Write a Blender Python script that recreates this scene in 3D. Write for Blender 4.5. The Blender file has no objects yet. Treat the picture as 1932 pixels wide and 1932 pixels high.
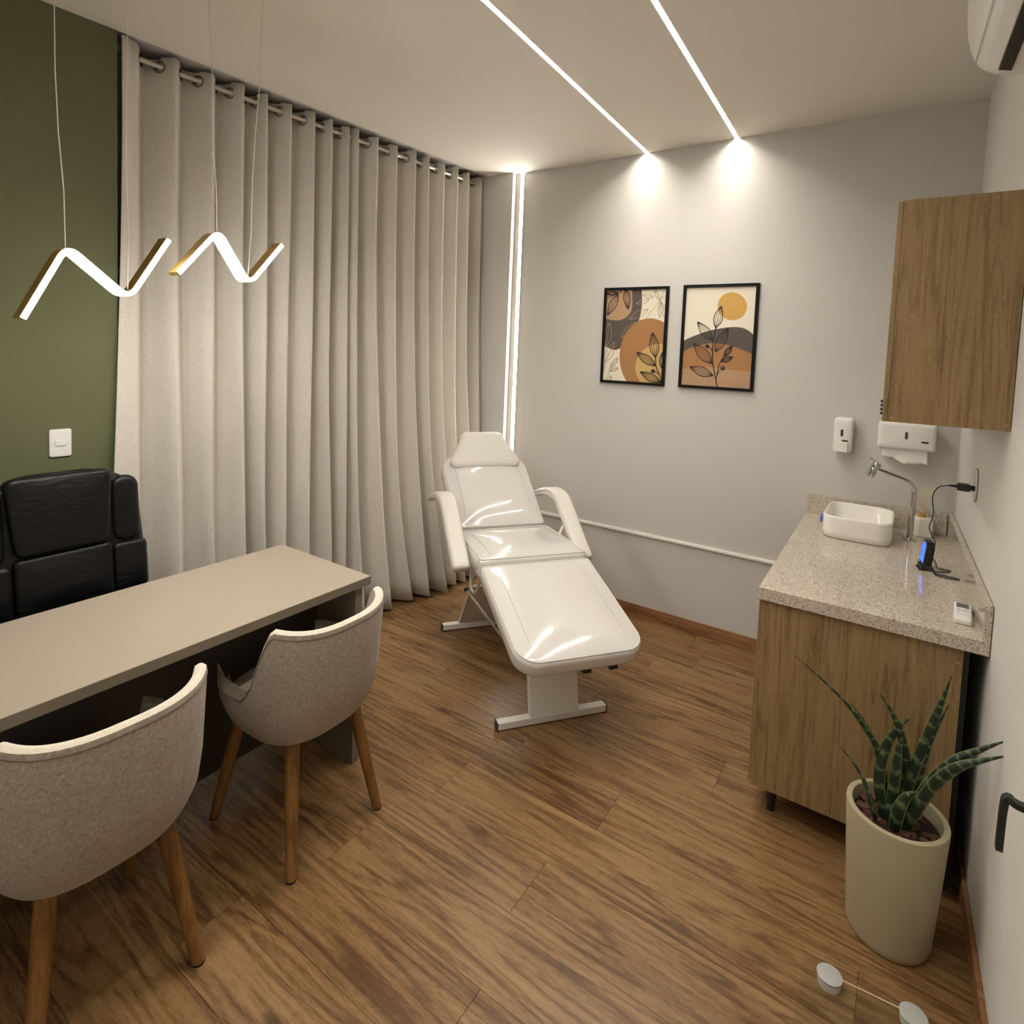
import bpy, bmesh, math, random
from mathutils import Vector, Matrix
random.seed(7)
S = bpy.context.scene
C = S.collection
PI = math.pi

# ------------------------------------------------------------------ camera
F_PX, CY_PX = 1106.856, 731.592
YAW, PITCH, ROLL = -0.59486, -0.06169, 0.0398
CAM = Vector((2.65907, -3.51438, 1.65789))
fwd = Vector((math.sin(YAW)*math.cos(PITCH), math.cos(YAW)*math.cos(PITCH), math.sin(PITCH)))
rgt0 = Vector((math.cos(YAW), -math.sin(YAW), 0)); up0 = rgt0.cross(fwd)
rgt = math.cos(ROLL)*rgt0 + math.sin(ROLL)*up0
upv = -math.sin(ROLL)*rgt0 + math.cos(ROLL)*up0
cd = bpy.data.cameras.new('camera'); cam = bpy.data.objects.new('camera', cd); C.objects.link(cam)
cd.sensor_width = 36; cd.sensor_fit = 'HORIZONTAL'; cd.lens = F_PX/1932*36
cd.shift_y = -(966-CY_PX)/1932; cd.clip_start = 0.02
m = Matrix((rgt, upv, -fwd)).transposed().to_4x4(); m.translation = CAM
cam.matrix_world = m
S.camera = cam

# ------------------------------------------------------------------ world, view
w = bpy.data.worlds.new('world'); S.world = w; w.use_nodes = True
w.node_tree.nodes['Background'].inputs[0].default_value = (0.02, 0.02, 0.022, 1)
w.node_tree.nodes['Background'].inputs[1].default_value = 1.0
S.view_settings.view_transform = 'Standard'; S.view_settings.look = 'None'
S.view_settings.exposure = 0.70; S.view_settings.gamma = 1.0
S.view_settings.use_curve_mapping = False
LED = 88.0            # radiance of the ceiling led strips
LEDC = (1.0, 0.935, 0.835)

# ------------------------------------------------------------------ room numbers
H = 2.916             # ceiling
YN = -4.35            # wall behind the camera
def LW(y, off=0.0): return 0.03 + 0.073*y + off      # ceiling edge / green wall line
def RW(y, off=0.0): return 2.878 - 0.026*y - off     # right wall line
Y_GREEN = -2.385      # green wall ends here, the curtain recess begins

# ------------------------------------------------------------------ materials
def mat(name, col, rough=0.5, metal=0.0, coat=0.0, spec=0.5, emis=None, es=0.0, trans=0.0, sheen=0.0, ior=1.45):
    m = bpy.data.materials.new(name); m.use_nodes = True
    b = m.node_tree.nodes['Principled BSDF']
    b.inputs['Base Color'].default_value = (*col, 1)
    b.inputs['Roughness'].default_value = rough; b.inputs['Metallic'].default_value = metal
    b.inputs['Coat Weight'].default_value = coat; b.inputs['Coat Roughness'].default_value = 0.05
    b.inputs['Specular IOR Level'].default_value = spec
    b.inputs['Transmission Weight'].default_value = trans; b.inputs['IOR'].default_value = ior
    b.inputs['Sheen Weight'].default_value = sheen
    if emis:
        b.inputs['Emission Color'].default_value = (*emis, 1); b.inputs['Emission Strength'].default_value = es
    return m
class NT:
    def __init__(s, m): s.t = m.node_tree; s.b = s.t.nodes['Principled BSDF']
    def n(s, k, **kw):
        nd = s.t.nodes.new(k)
        for a, v in kw.items(): setattr(nd, a, v)
        return nd
    def l(s, a, b): s.t.links.new(a, b)
    def val(s, sock, v):
        if hasattr(v, 'links'): s.l(v, sock)
        else: sock.default_value = v
    def math(s, op, a, b=0.0, c=0.0):
        nd = s.n('ShaderNodeMath', operation=op)
        s.val(nd.inputs[0], a); s.val(nd.inputs[1], b); s.val(nd.inputs[2], c); return nd.outputs[0]
    def mapping(s, vec, scale=(1, 1, 1), loc=(0, 0, 0)):
        nd = s.n('ShaderNodeMapping'); s.l(vec, nd.inputs[0]); nd.inputs[1].default_value = loc; nd.inputs[3].default_value = scale
        return nd.outputs[0]
    def noise(s, vec, scale=5.0, detail=3.0, rough=0.5, dist=0.0):
        nd = s.n('ShaderNodeTexNoise'); s.l(vec, nd.inputs['Vector'])
        nd.inputs['Scale'].default_value = scale; nd.inputs['Detail'].default_value = detail
        nd.inputs['Roughness'].default_value = rough; nd.inputs['Distortion'].default_value = dist
        return nd.outputs['Fac']
    def ramp(s, fac, stops):
        nd = s.n('ShaderNodeValToRGB'); s.l(fac, nd.inputs[0]); e = nd.color_ramp.elements
        while len(e) < len(stops): e.new(0.5)
        for q, (p, c) in zip(e, stops): q.position = p; q.color = (*c, 1) if len(c) == 3 else c
        return nd.outputs[0]
    def mix(s, fac, a, b, mode='MIX'):
        nd = s.n('ShaderNodeMix', data_type='RGBA', blend_type=mode)
        s.val(nd.inputs[0], fac)
        for k, v in ((6, a), (7, b)):
            if hasattr(v, 'links'): s.l(v, nd.inputs[k])
            else: nd.inputs[k].default_value = (*v, 1)
        return nd.outputs[2]
    def bump(s, h, strength=0.2, dist=0.002):
        nd = s.n('ShaderNodeBump'); s.l(h, nd.inputs['Height']); nd.inputs['Strength'].default_value = strength
        nd.inputs['Distance'].default_value = dist; s.l(nd.outputs[0], s.b.inputs['Normal'])
    def obj(s): return s.n('ShaderNodeTexCoord').outputs['Object']
    def rnd(s): return s.n('ShaderNodeObjectInfo').outputs['Random']

def wood(name, cols, stretch, rough=0.4, rings=9.0, knots=True, vary=0.25, fine=(1, 1, 1), gs=1.0, bump=0.08, wts=(0.21, 0.95, 0.8, 0.5)):
    """cols: dark, mid, light; stretch: texture scale per axis (small along the grain)"""
    m = mat(name, cols[1], rough); t = NT(m); o = t.obj(); r = t.rnd()
    off = t.n('ShaderNodeCombineXYZ'); t.l(t.math('MULTIPLY', r, 37.0), off.inputs[0]); t.l(t.math('MULTIPLY', r, 91.0), off.inputs[1]); t.l(t.math('MULTIPLY', r, 53.0), off.inputs[2])
    ad = t.n('ShaderNodeVectorMath', operation='ADD'); t.l(o, ad.inputs[0]); t.l(off.outputs[0], ad.inputs[1]); v = ad.outputs[0]
    st = t.mapping(v, stretch)
    big = t.noise(st, 1.0*gs, 2.0, 0.45, 0.35)
    ringv = t.math('SINE', t.math('MULTIPLY', big, rings*6.283))
    ring = t.math('MULTIPLY_ADD', ringv, 0.5, 0.5)
    fi = t.noise(t.mapping(v, tuple(a*b for a, b in zip(stretch, fine))), 6.0*gs, 6.0, 0.65, 0.1)
    fib = t.noise(t.mapping(v, tuple(a*b*5 for a, b in zip(stretch, fine))), 9.0*gs, 3.0, 0.6)
    blot = t.noise(t.mapping(v, tuple(a*0.6 for a in stretch)), 1.7*gs, 2.0, 0.5)
    ring = t.math('POWER', ring, 2.6)
    def term(x, k, acc): return t.math('MULTIPLY_ADD', t.math('SUBTRACT', x, 0.5), k, acc)
    f = t.math('MULTIPLY_ADD', ring, -wts[0], 0.5+wts[0]*0.32); f = term(fi, wts[1], f); f = term(fib, wts[2], f); f = term(blot, wts[3], f); f = term(r, vary, f)
    col = t.ramp(f, [(0.24, cols[0]), (0.5, cols[1]), (0.78, cols[2])])
    if knots:
        vo = t.n('ShaderNodeTexVoronoi'); t.l(t.mapping(v, tuple(min(3.2, 0.35*a+0.9) for a in stretch)), vo.inputs['Vector']); vo.inputs['Scale'].default_value = 1.7
        k = t.ramp(t.math('ADD', vo.outputs['Distance'], t.math('MULTIPLY', t.math('SUBTRACT', fi, 0.5), 0.12)), [(0.03, (1, 1, 1)), (0.12, (0, 0, 0))])
        col = t.mix(t.math('MULTIPLY', k, 0.75), col, tuple(c*0.38 for c in cols[0]))
    t.l(col, t.b.inputs['Base Color']); t.bump(t.math('ADD', fi, t.math('MULTIPLY', fib, 0.6)), bump, 0.002)
    return m

def paint(name, col, rough=0.75):
    m = mat(name, col, rough, spec=0.3); t = NT(m); o = t.obj()
    n = t.noise(o, 260, 2, 0.6); n2 = t.noise(o, 2.2, 2)
    t.l(t.mix(t.math('MULTIPLY', n2, 0.10), col, tuple(c*0.9 for c in col)), t.b.inputs['Base Color'])
    t.bump(n, 0.06, 0.001); return m

def fabric(name, c1, c2, scale=700, bump=0.3, blotch=0.3, rough=0.95):
    m = mat(name, c1, rough, spec=0.15, sheen=0.15); t = NT(m); o = t.obj()
    a = t.noise(t.mapping(o, (1, 1, 0.22)), scale, 2, 0.6); b = t.noise(t.mapping(o, (0.25, 0.25, 1)), scale, 2, 0.6)
    wv = t.math('MULTIPLY_ADD', t.math('ADD', a, b), 1.6, -1.1)
    bl = t.noise(o, 95, 4, 0.75)
    f = t.math('ADD', t.math('MULTIPLY', wv, 1-blotch), t.math('MULTIPLY', t.math('MULTIPLY_ADD', bl, 1.8, -0.4), blotch))
    t.l(t.ramp(f, [(0.15, c2), (0.85, c1)]), t.b.inputs['Base Color']); t.bump(t.math('ADD', a, b), bump, 0.001)
    return m

M = {}
M['wall'] = paint('grey_wall_paint', (0.585, 0.565, 0.535))
M['ceiling'] = paint('ceiling_paint', (0.76, 0.72, 0.65))
M['white_wall'] = paint('white_wall_paint', (0.72, 0.70, 0.66))
M['green'] = paint('olive_green_paint', (0.122, 0.128, 0.066), 0.7)
M['plank'] = wood('laminate_plank', ((0.090, 0.043, 0.015), (0.205, 0.112, 0.044), (0.310, 0.185, 0.084)), (0.75, 9.5, 9.5), 0.34, 9.0, True, 0.12)
M['subfloor'] = mat('subfloor_dark', (0.05, 0.03, 0.015), 0.9)
M['base_wood'] = wood('baseboard_wood', ((0.16, 0.070, 0.028), (0.27, 0.13, 0.055), (0.34, 0.18, 0.085)), (1.0, 9, 9), 0.45, 3.0, False, 0.05)
M['cab_wood'] = wood('oak_veneer', ((0.140, 0.085, 0.035), (0.255, 0.165, 0.074), (0.335, 0.228, 0.112)), (19, 19, 0.95), 0.5, 7.0, False, 0.03, wts=(0.17, 0.75, 0.8, 0.3))
M['leg_wood'] = wood('honey_leg_wood', ((0.11, 0.045, 0.012), (0.20, 0.092, 0.024), (0.27, 0.135, 0.042)), (20, 20, 1.5), 0.4, 3.0, False, 0.1)
M['curtain'] = fabric('linen_curtain', (0.64, 0.605, 0.545), (0.50, 0.468, 0.415), 420, 0.35, 0.15)
M['chair_fabric'] = fabric('greige_chair_fabric', (0.49, 0.43, 0.365), (0.25, 0.205, 0.165), 420, 0.5, 0.5)
M['chair_rim'] = fabric('cream_rim_fabric', (0.70, 0.65, 0.55), (0.56, 0.51, 0.42), 420, 0.3, 0.3)
M['seam'] = mat('seam_thread', (0.13, 0.10, 0.075), 0.9)
M['desk'] = paint('taupe_laminate', (0.345, 0.295, 0.235), 0.42)
M['desk_edge'] = paint('taupe_edge', (0.20, 0.17, 0.125), 0.5)
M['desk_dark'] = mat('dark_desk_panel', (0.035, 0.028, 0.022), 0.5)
M['vinyl'] = mat('glossy_white_vinyl', (0.625, 0.605, 0.58), 0.11, coat=1.0)
M['vinyl_matte'] = mat('matte_white_vinyl', (0.64, 0.61, 0.56), 0.42)
M['steel_white'] = mat('white_powder_coat', (0.72, 0.70, 0.64), 0.35)
M['black_plastic'] = mat('black_plastic', (0.012, 0.012, 0.013), 0.4)
M['chrome'] = mat('chrome', (0.52, 0.52, 0.52), 0.08, 1.0)
M['eyelet'] = mat('dark_nickel', (0.22, 0.20, 0.18), 0.2, 1.0)
M['rod'] = mat('brushed_rod_metal', (0.62, 0.60, 0.56), 0.28, 1.0)
M['gold'] = mat('brushed_gold', (0.80, 0.52, 0.19), 0.32, 1.0)
M['cable'] = mat('clear_grey_cable', (0.62, 0.61, 0.56), 0.4)
M['led'] = mat('led_diffuser', (0.9, 0.88, 0.8), 0.4, emis=LEDC, es=LED)
M['led_pendant'] = mat('pendant_diffuser', (0.9, 0.88, 0.8), 0.4, emis=(1, 0.95, 0.87), es=34.0)
M['led_corner'] = mat('corner_led_diffuser', (0.9, 0.88, 0.8), 0.4, emis=(1, 0.94, 0.84), es=34.0)
M['alu'] = mat('aluminium_channel', (0.75, 0.74, 0.72), 0.35, 0.6)
M['white'] = mat('white_plastic', (0.80, 0.79, 0.75), 0.28)
M['ceramic'] = mat('white_ceramic', (0.86, 0.83, 0.76), 0.09, coat=0.6)
M['paper'] = mat('white_paper', (0.82, 0.80, 0.75), 0.9, spec=0.1)
M['leather'] = mat('black_leather', (0.0035, 0.0035, 0.004), 0.40, spec=0.28)
t = NT(M['leather']); o = t.obj(); t.bump(t.math('ADD', t.noise(t.mapping(o, (9, 9, 26)), 1.0, 4, 0.55, 1.2), t.math('MULTIPLY', t.noise(o, 320, 2), 0.06)), 0.30, 0.014)
M['pot'] = paint('beige_planter', (0.40, 0.352, 0.232), 0.7)
M['soil'] = mat('dark_soil', (0.018, 0.010, 0.006), 0.95)
M['bark'] = mat('bark_chip', (0.115, 0.047, 0.028), 0.85)
M['sun_o'] = None
# granite
g = mat('speckled_granite', (0.5, 0.45, 0.38), 0.12, coat=0.35); t = NT(g); o = t.obj()
v1 = t.n('ShaderNodeTexVoronoi'); t.l(o, v1.inputs['Vector']); v1.inputs['Scale'].default_value = 230
sp = t.ramp(v1.outputs['Color'], [(0.10, (0.22, 0.185, 0.15)), (0.28, (0.44, 0.385, 0.315)), (0.62, (0.58, 0.52, 0.43)), (0.95, (0.70, 0.65, 0.56))])
n1 = t.noise(o, 150, 3, 0.7); dk = t.ramp(n1, [(0.60, (0, 0, 0)), (0.70, (1, 1, 1))])
n2 = t.noise(o, 9, 4, 0.6)
col = t.mix(t.math('MULTIPLY', dk, 0.55), sp, (0.13, 0.105, 0.085)); col = t.mix(t.math('MULTIPLY', t.math('SUBTRACT', n2, 0.4), 0.7), col, (0.40, 0.33, 0.25))
t.l(col, t.b.inputs['Base Color']); M['granite'] = g
# sansevieria leaf: green with darker cross bands along the leaf (uv.y runs along it)
lf = mat('banded_leaf', (0.05, 0.09, 0.03), 0.45); t = NT(lf); uv = t.n('ShaderNodeTexCoord').outputs['UV']
sx = t.n('ShaderNodeSeparateXYZ'); t.l(uv, sx.inputs[0])
nz = t.noise(t.mapping(t.obj(), (1, 1, 1)), 60, 2)
bd = t.math('SINE', t.math('ADD', t.math('MULTIPLY', sx.outputs[1], 150.0), t.math('MULTIPLY', nz, 5.0)))
ed = t.math('ABSOLUTE', t.math('SUBTRACT', sx.outputs[0], 0.5))
base = t.ramp(bd, [(0.25, (0.008, 0.020, 0.008)), (0.75, (0.032, 0.066, 0.022)), (0.98, (0.095, 0.125, 0.055))])
t.l(t.mix(t.ramp(ed, [(0.40, (0, 0, 0)), (0.48, (1, 1, 1))]), base, (0.15, 0.17, 0.05)), t.b.inputs['Base Color'])
M['leaf'] = lf
M['glass'] = mat('clear_glass', (0.93, 0.96, 0.95), 0.03, trans=0.94, ior=1.5)
gl = M['glass']; tt = gl.node_tree; tt.nodes.remove(tt.nodes['Principled BSDF'])
tr_ = tt.nodes.new('ShaderNodeBsdfTransparent'); tr_.inputs[0].default_value = (0.965, 0.98, 0.97, 1); gs_ = tt.nodes.new('ShaderNodeBsdfGlossy'); gs_.inputs['Roughness'].default_value = 0.03
mx_ = tt.nodes.new('ShaderNodeMixShader')
mx_.inputs[0].default_value = 0.05; tt.links.new(tr_.outputs[0], mx_.inputs[1]); tt.links.new(gs_.outputs[0], mx_.inputs[2]); tt.links.new(mx_.outputs[0], tt.nodes['Material Output'].inputs[0])
M['pad_grey'] = mat('grey_steel_pad', (0.42, 0.43, 0.42), 0.5)
M['screen_blue'] = mat('blue_lit_screen', (0.02, 0.03, 0.1), 0.2, emis=(0.03, 0.13, 1.0), es=1.1)
M['lcd'] = mat('grey_lcd', (0.10, 0.10, 0.10), 0.25)
M['grey_print'] = mat('grey_print', (0.30, 0.30, 0.30), 0.6)
M['amber'] = mat('amber_glass', (0.50, 0.30, 0.05), 0.15, coat=0.5)
M['reed'] = mat('pale_reed', (0.72, 0.60, 0.36), 0.8)
M['blue'] = mat('blue_sponge', (0.08, 0.16, 0.45), 0.8)
M['window_slot'] = mat('smoked_slot', (0.055, 0.045, 0.045), 0.25)
M['plug_cap'] = mat('tan_screw_cap', (0.33, 0.21, 0.105), 0.6)
M['frame_black'] = mat('black_frame', (0.004, 0.0035, 0.0035), 0.6, spec=0.2)
def printed(name, c, k=0.12):
    m = mat(name, c, 0.7, spec=0.2); t = NT(m); n = t.noise(t.mapping(t.obj(), (1, 1, 3)), 45, 5, 0.7)
    t.l(t.mix(t.math('MULTIPLY', n, k*4), c, tuple(q*0.62 for q in c)), t.b.inputs['Base Color']); return m
M['p_cream'] = printed('print_cream', (0.76, 0.70, 0.58), 0.02)
M['p_sun'] = printed('print_ochre', (0.62, 0.36, 0.11)); M['p_dark'] = printed('print_charcoal', (0.115, 0.095, 0.085))
M['p_brown'] = printed('print_brown', (0.40, 0.20, 0.085)); M['p_tan'] = printed('print_tan', (0.46, 0.29, 0.17))
M['p_yel'] = printed('print_yellow', (0.60, 0.40, 0.16)); M['p_black'] = mat('print_black', (0.012, 0.010, 0.009), 0.7)
M['p_line'] = mat('print_brown_line', (0.35, 0.24, 0.14), 0.7)

# ------------------------------------------------------------------ mesh helpers
class MB:
    def __init__(s): s.v = []; s.f = []; s.mi = []; s.uv = None
    def add(s, vs, fs, mi=0):
        o = len(s.v); s.v += [Vector(q) for q in vs]; s.f += [[o+i for i in f] for f in fs]; s.mi += [mi]*len(fs); return s
    def box(s, x0, x1, y0, y1, z0, z1, mi=0):
        vs = [(x, y, z) for z in (z0, z1) for y in (y0, y1) for x in (x0, x1)]
        return s.add(vs, [(0, 2, 3, 1), (4, 5, 7, 6), (0, 1, 5, 4), (2, 6, 7, 3), (0, 4, 6, 2), (1, 3, 7, 5)], mi)
    def frame_box(s, o, e1, e2, e3, mi=0):          # parallelepiped from corner o
        o, e1, e2, e3 = map(Vector, (o, e1, e2, e3))
        vs = [o+a*e1+b*e2+c*e3 for c in (0, 1) for b in (0, 1) for a in (0, 1)]
        fs = [(0, 2, 3, 1), (4, 5, 7, 6), (0, 1, 5, 4), (2, 6, 7, 3), (0, 4, 6, 2), (1, 3, 7, 5)]
        if e1.cross(e2).dot(e3) < 0: fs = [f[::-1] for f in fs]
        return s.add(vs, fs, mi)
    def loft(s, rings, cap0=True, cap1=True, closed=True, mi=0):
        n = len(rings[0]); vs = [q for r in rings for q in r]; fs = []
        for i in range(len(rings)-1):
            for j in range(n if closed else n-1):
                k = (j+1) % n; fs.append((i*n+j, i*n+k, (i+1)*n+k, (i+1)*n+j))
        if cap0: fs.append(tuple(range(n-1, -1, -1)))
        if cap1: fs.append(tuple((len(rings)-1)*n+j for j in range(n)))
        return s.add(vs, fs, mi)
    def tube(s, pts, r, n=10, caps=True, mi=0):
        pts = [Vector(p) for p in pts]; rs = r if hasattr(r, '__len__') else [r]*len(pts); rings = []; prev = None
        for i, p in enumerate(pts):
            d = (pts[min(i+1, len(pts)-1)]-pts[max(i-1, 0)]).normalized()
            if prev is None:
                a = d.orthogonal().normalized()
            else:
                a = (prev-prev.dot(d)*d); a = a.normalized() if a.length > 1e-6 else d.orthogonal().normalized()
            prev = a; b = d.cross(a)
            rings.append([p+rs[i]*(math.cos(2*PI*k/n)*a+math.sin(2*PI*k/n)*b) for k in range(n)])
        return s.loft(rings, caps, caps, mi=mi)
    def lathe(s, c, prof, n=24, caps=True, mi=0):     # prof: (r, z)
        c = Vector(c); rings = [[c+Vector((r*math.cos(2*PI*k/n), r*math.sin(2*PI*k/n), z)) for k in range(n)] for r, z in prof]
        return s.loft(rings, caps, caps, mi=mi)
    def build(s, name, ms, parent=None, smooth=True, bevel=0.0, seg=2, sub=0, ang=0.6):
        me = bpy.data.meshes.new(name)
        org = Vector(parent['_o']) if parent is not None and '_o' in parent else Vector((0, 0, 0))
        me.from_pydata([v-org for v in s.v], [], s.f)
        ms = ms if isinstance(ms, (list, tuple)) else [ms]
        for q in ms: me.materials.append(M[q] if isinstance(q, str) else q)
        if len(ms) > 1:
            for p, i in zip(me.polygons, s.mi): p.material_index = i
        if s.uv:
            l = me.uv_layers.new(name='UVMap')
            for lp in me.loops: l.data[lp.index].uv = s.uv[lp.vertex_index]
        ob = bpy.data.objects.new(name, me); C.objects.link(ob)
        if parent is not None: ob.parent = parent; ob['_o'] = tuple(org)
        if smooth:
            for p in me.polygons: p.use_smooth = True
            if ang: me.set_sharp_from_angle(angle=ang)
        if bevel:
            b = ob.modifiers.new('bevel', 'BEVEL'); b.width = bevel; b.segments = seg; b.limit_method = 'ANGLE'; b.angle_limit = 0.6
            b.harden_normals = True
        if sub:
            q = ob.modifiers.new('sub', 'SUBSURF'); q.levels = sub; q.render_levels = sub
        return ob
def box(x0, x1, y0, y1, z0, z1): return MB().box(x0, x1, y0, y1, z0, z1)
def tag(o, label, cat, group=None):
    o['label'] = label; o['category'] = cat
    if group: o['group'] = group
    return o
def thing(name, label, cat, loc=(0, 0, 0), group=None):
    o = bpy.data.objects.new(name, None); C.objects.link(o); o.location = loc; o['_o'] = tuple(loc); o.empty_display_size = 0.1
    return tag(o, label, cat, group)
def struct(o, label=None, cat=None):
    o['kind'] = 'structure'
    if label: o['label'] = label
    if cat: o['category'] = cat
    return o
def rrect(hx, hy, r, n=6, cx=0.0, cy=0.0):        # rounded rectangle outline, radius per corner allowed
    rs = r if hasattr(r, '__len__') else (r, r, r, r); out = []
    for (sx, sy), a0, rr in zip(((1, 1), (-1, 1), (-1, -1), (1, -1)), (0, PI/2, PI, 3*PI/2), rs):
        for k in range(n+1):
            a = a0+PI/2*k/n; out.append((cx+sx*(hx-rr)+rr*math.cos(a), cy+sy*(hy-rr)+rr*math.sin(a)))
    return out
def inset(ol, d):                                  # move a ccw convex-ish outline inwards
    n = len(ol); out = []
    for i in range(n):
        p0, p1, p2 = Vector(ol[i-1]), Vector(ol[i]), Vector(ol[(i+1) % n])
        a = (p1-p0); b = (p2-p1)
        na = Vector((-a.y, a.x)); nb = Vector((-b.y, b.x)); q = na.normalized()*1.0 + nb.normalized()*1.0
        q = q.normalized() if q.length > 1e-6 else na.normalized()
        out.append((p1.x+q.x*d, p1.y+q.y*d))
    return out
def resample(ol, n):
    P_ = [Vector((a, b)) for a, b in ol]; P_.append(P_[0]); L_ = [0.0]
    for a, b in zip(P_[:-1], P_[1:]): L_.append(L_[-1]+(b-a).length)
    out = []; k = 0
    for i in range(n):
        d = L_[-1]*i/n
        while L_[k+1] < d: k += 1
        f = (d-L_[k])/max(1e-9, L_[k+1]-L_[k]); q = P_[k]+(P_[k+1]-P_[k])*f; out.append((q.x, q.y))
    return out
def pillow(ol, t, r, fr, crown=0.0, fill=5, N=0, ex=3.0):
    """cushion over outline ol (ccw), thickness t, edge radius r; fr(u,v,h)->Vector"""
    mb = MB(); rings = []; K = 4
    if N: ol = resample(ol, N)
    us = [p[0] for p in ol]; vs = [p[1] for p in ol]
    cx = (min(us)+max(us))/2; cy = (min(vs)+max(vs))/2; hu = (max(us)-min(us))/2-r; hv = (max(vs)-min(vs))/2-r
    def cr(u, v): return crown*max(0.0, 1-abs((u-cx)/hu)**ex)*max(0.0, 1-abs((v-cy)/hv)**ex)
    for k in range(K+1):
        a = PI/2*k/K; ins = inset(ol, r*(1-math.sin(a))); rings.append([fr(u, v, r*(1-math.cos(a))) for u, v in ins])
    for k in range(1 if abs(t-2*r) < 1e-6 else 0, K+1):
        a = PI/2*k/K; ins = inset(ol, r*(1-math.cos(a))); rings.append([fr(u, v, t-r+r*math.sin(a)) for u, v in ins])
    top = inset(ol, r)
    for k in range(1, fill+1):
        q = 1-k/(fill+0.0)*0.95; rings.append([fr(cx+(u-cx)*q, cy+(v-cy)*q, t+cr(cx+(u-cx)*q, cy+(v-cy)*q)) for u, v in top])
    return mb.loft(rings)
def planar(o, e1, e2, e3):
    o, e1, e2, e3 = map(Vector, (o, e1, e2, e3)); return lambda u, v, h: o+u*e1+v*e2+h*e3
def bez(pts, n=8):                                 # Catmull-Rom through pts
    P = [Vector(p) for p in pts]; P = [2*P[0]-P[1]]+P+[2*P[-1]-P[-2]]; out = []
    for i in range(1, len(P)-2):
        for k in range(n):
            t = k/n; a, b, c, d = P[i-1:i+3]
            out.append(0.5*((2*b)+(c-a)*t+(2*a-5*b+4*c-d)*t*t+(3*b-a-3*c+d)*t**3))
    return out+[P[-2]]

# ================================================================== SETTING
X_L = -0.62; X_R = 3.1
fl = struct(box(X_L, X_R, YN, 0.02, -0.06, -0.012).build('floor', 'subfloor', smooth=False))
fl['_o'] = (0, 0, 0)
# laminate planks run along x, one object each
PW = 0.2155; seams0 = -1.912
row = 0; y = seams0 + PW*9
joints = {}
y1 = seams0 + PW*9
rows = []
while y1 > YN:
    rows.append((y1-PW, min(y1, -0.001))); y1 -= PW
fixed = {-1.912+PW: 1.295, -1.912: 1.786, -1.912+2*PW: 1.859, -1.912+8*PW: 1.80}
for i, (ya, yb) in enumerate(rows):
    if yb-ya < 0.02: continue
    ya = max(ya, YN+0.001); j = None
    for k, v in fixed.items():
        if abs(rows[i][1]-k) < 0.01: j = v
    if j is None: j = 0.35+(i*0.4637 % 1.0)*1.35
    xs = [j + 1.357*k for k in range(-3, 4)]
    xl = max(X_L+0.02, -0.44); xr = X_R-0.05
    cuts = [xl]+[x for x in xs if xl+0.05 < x < xr-0.05]+[xr]
    for a, b in zip(cuts[:-1], cuts[1:]):
        g_ = 0.0004; mb = MB(); c = Vector(((a+b)/2, (ya+yb)/2, 0))
        mb.box(a-c.x+g_, b-c.x-g_, ya-c.y+g_, yb-c.y-g_, -0.012, 0.0)
        ob = mb.build('plank', 'plank', smooth=False, bevel=0.0005, seg=1); ob.parent = fl; ob.location = c

LX = (1.222, 1.757); LS = -0.0444; SW = 0.012          # led slots cut into the ceiling
def lx(k, y, o=0.0): return LX[k]+LS*y+o
cl = MB(); YE = -3.95
def cpiece(xa, xb, ya, yb, z0=H, z1=H+0.12):
    cl.loft([[(xa(ya), ya, z), (xb(ya), ya, z), (xb(yb), yb, z), (xa(yb), yb, z)] for z in (z0, z1)])
cpiece(lambda y: LW(y), lambda y: lx(0, y, -SW), YN, 0.06)
cpiece(lambda y: lx(0, y, SW), lambda y: lx(1, y, -SW), YN, 0.06)
cpiece(lambda y: lx(1, y, SW), lambda y: X_R, YN, 0.06)
for k in (0, 1):
    cpiece(lambda y: lx(k, y, -SW), lambda y: lx(k, y, SW), YN, YE)
    cpiece(lambda y: lx(k, y, -SW), lambda y: lx(k, y, SW), YE, 0.06, H+0.03)
struct(cl.build('ceiling', 'ceiling', smooth=False))
# curtain recess: higher ceiling behind the edge, its back wall
struct(MB().loft([[(LW(Y_GREEN, -0.3), Y_GREEN-0.05, z), (LW(Y_GREEN, 0.02), Y_GREEN-0.05, z), (LW(0.06, 0.02), 0.06, z), (LW(0.06, -0.3), 0.06, z)] for z in (H+0.010, H+0.16)]).build('ceiling_recess', 'wall', smooth=False))
struct(MB().loft([[(LW(YN, -0.36), YN, z), (LW(YN, -0.24), YN, z), (LW(0.06, -0.24), 0.06, z), (LW(0.06, -0.36), 0.06, z)] for z in (-0.05, H+0.16)]).build('wall_recess', 'wall', smooth=False))
struct(MB().loft([[(LW(YN, -0.23), YN, z), (LW(YN), YN, z), (LW(Y_GREEN), Y_GREEN, z), (LW(Y_GREEN, -0.23), Y_GREEN, z)] for z in (-0.011, H+0.15)]).build('wall_left', 'green', smooth=False))
struct(box(-0.75, X_R, 0.0, 0.12, -0.05, H+0.16).build('wall_back', 'wall', smooth=False))
struct(box(LW(0, -0.26), 0.25, -0.045, 0.005, -0.011, H+0.06).build('wall_pier', 'wall', smooth=False))
struct(MB().loft([[(RW(YN), YN, z), (RW(YN)+0.12, YN, z), (RW(0.06)+0.12, 0.06, z), (RW(0.06), 0.06, z)] for z in (-0.05, H+0.1)]).build('wall_right', 'white_wall', smooth=False))
struct(box(-0.9, X_R+0.1, YN-0.12, YN, -0.05, H+0.16).build('wall_front', 'white_wall', smooth=False))
bb = MB().box(0.25, 2.262, -0.014, 0.0, 0.0, 0.060).box(0.25, 2.262, -0.009, 0.0, 0.060, 0.076)
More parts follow.
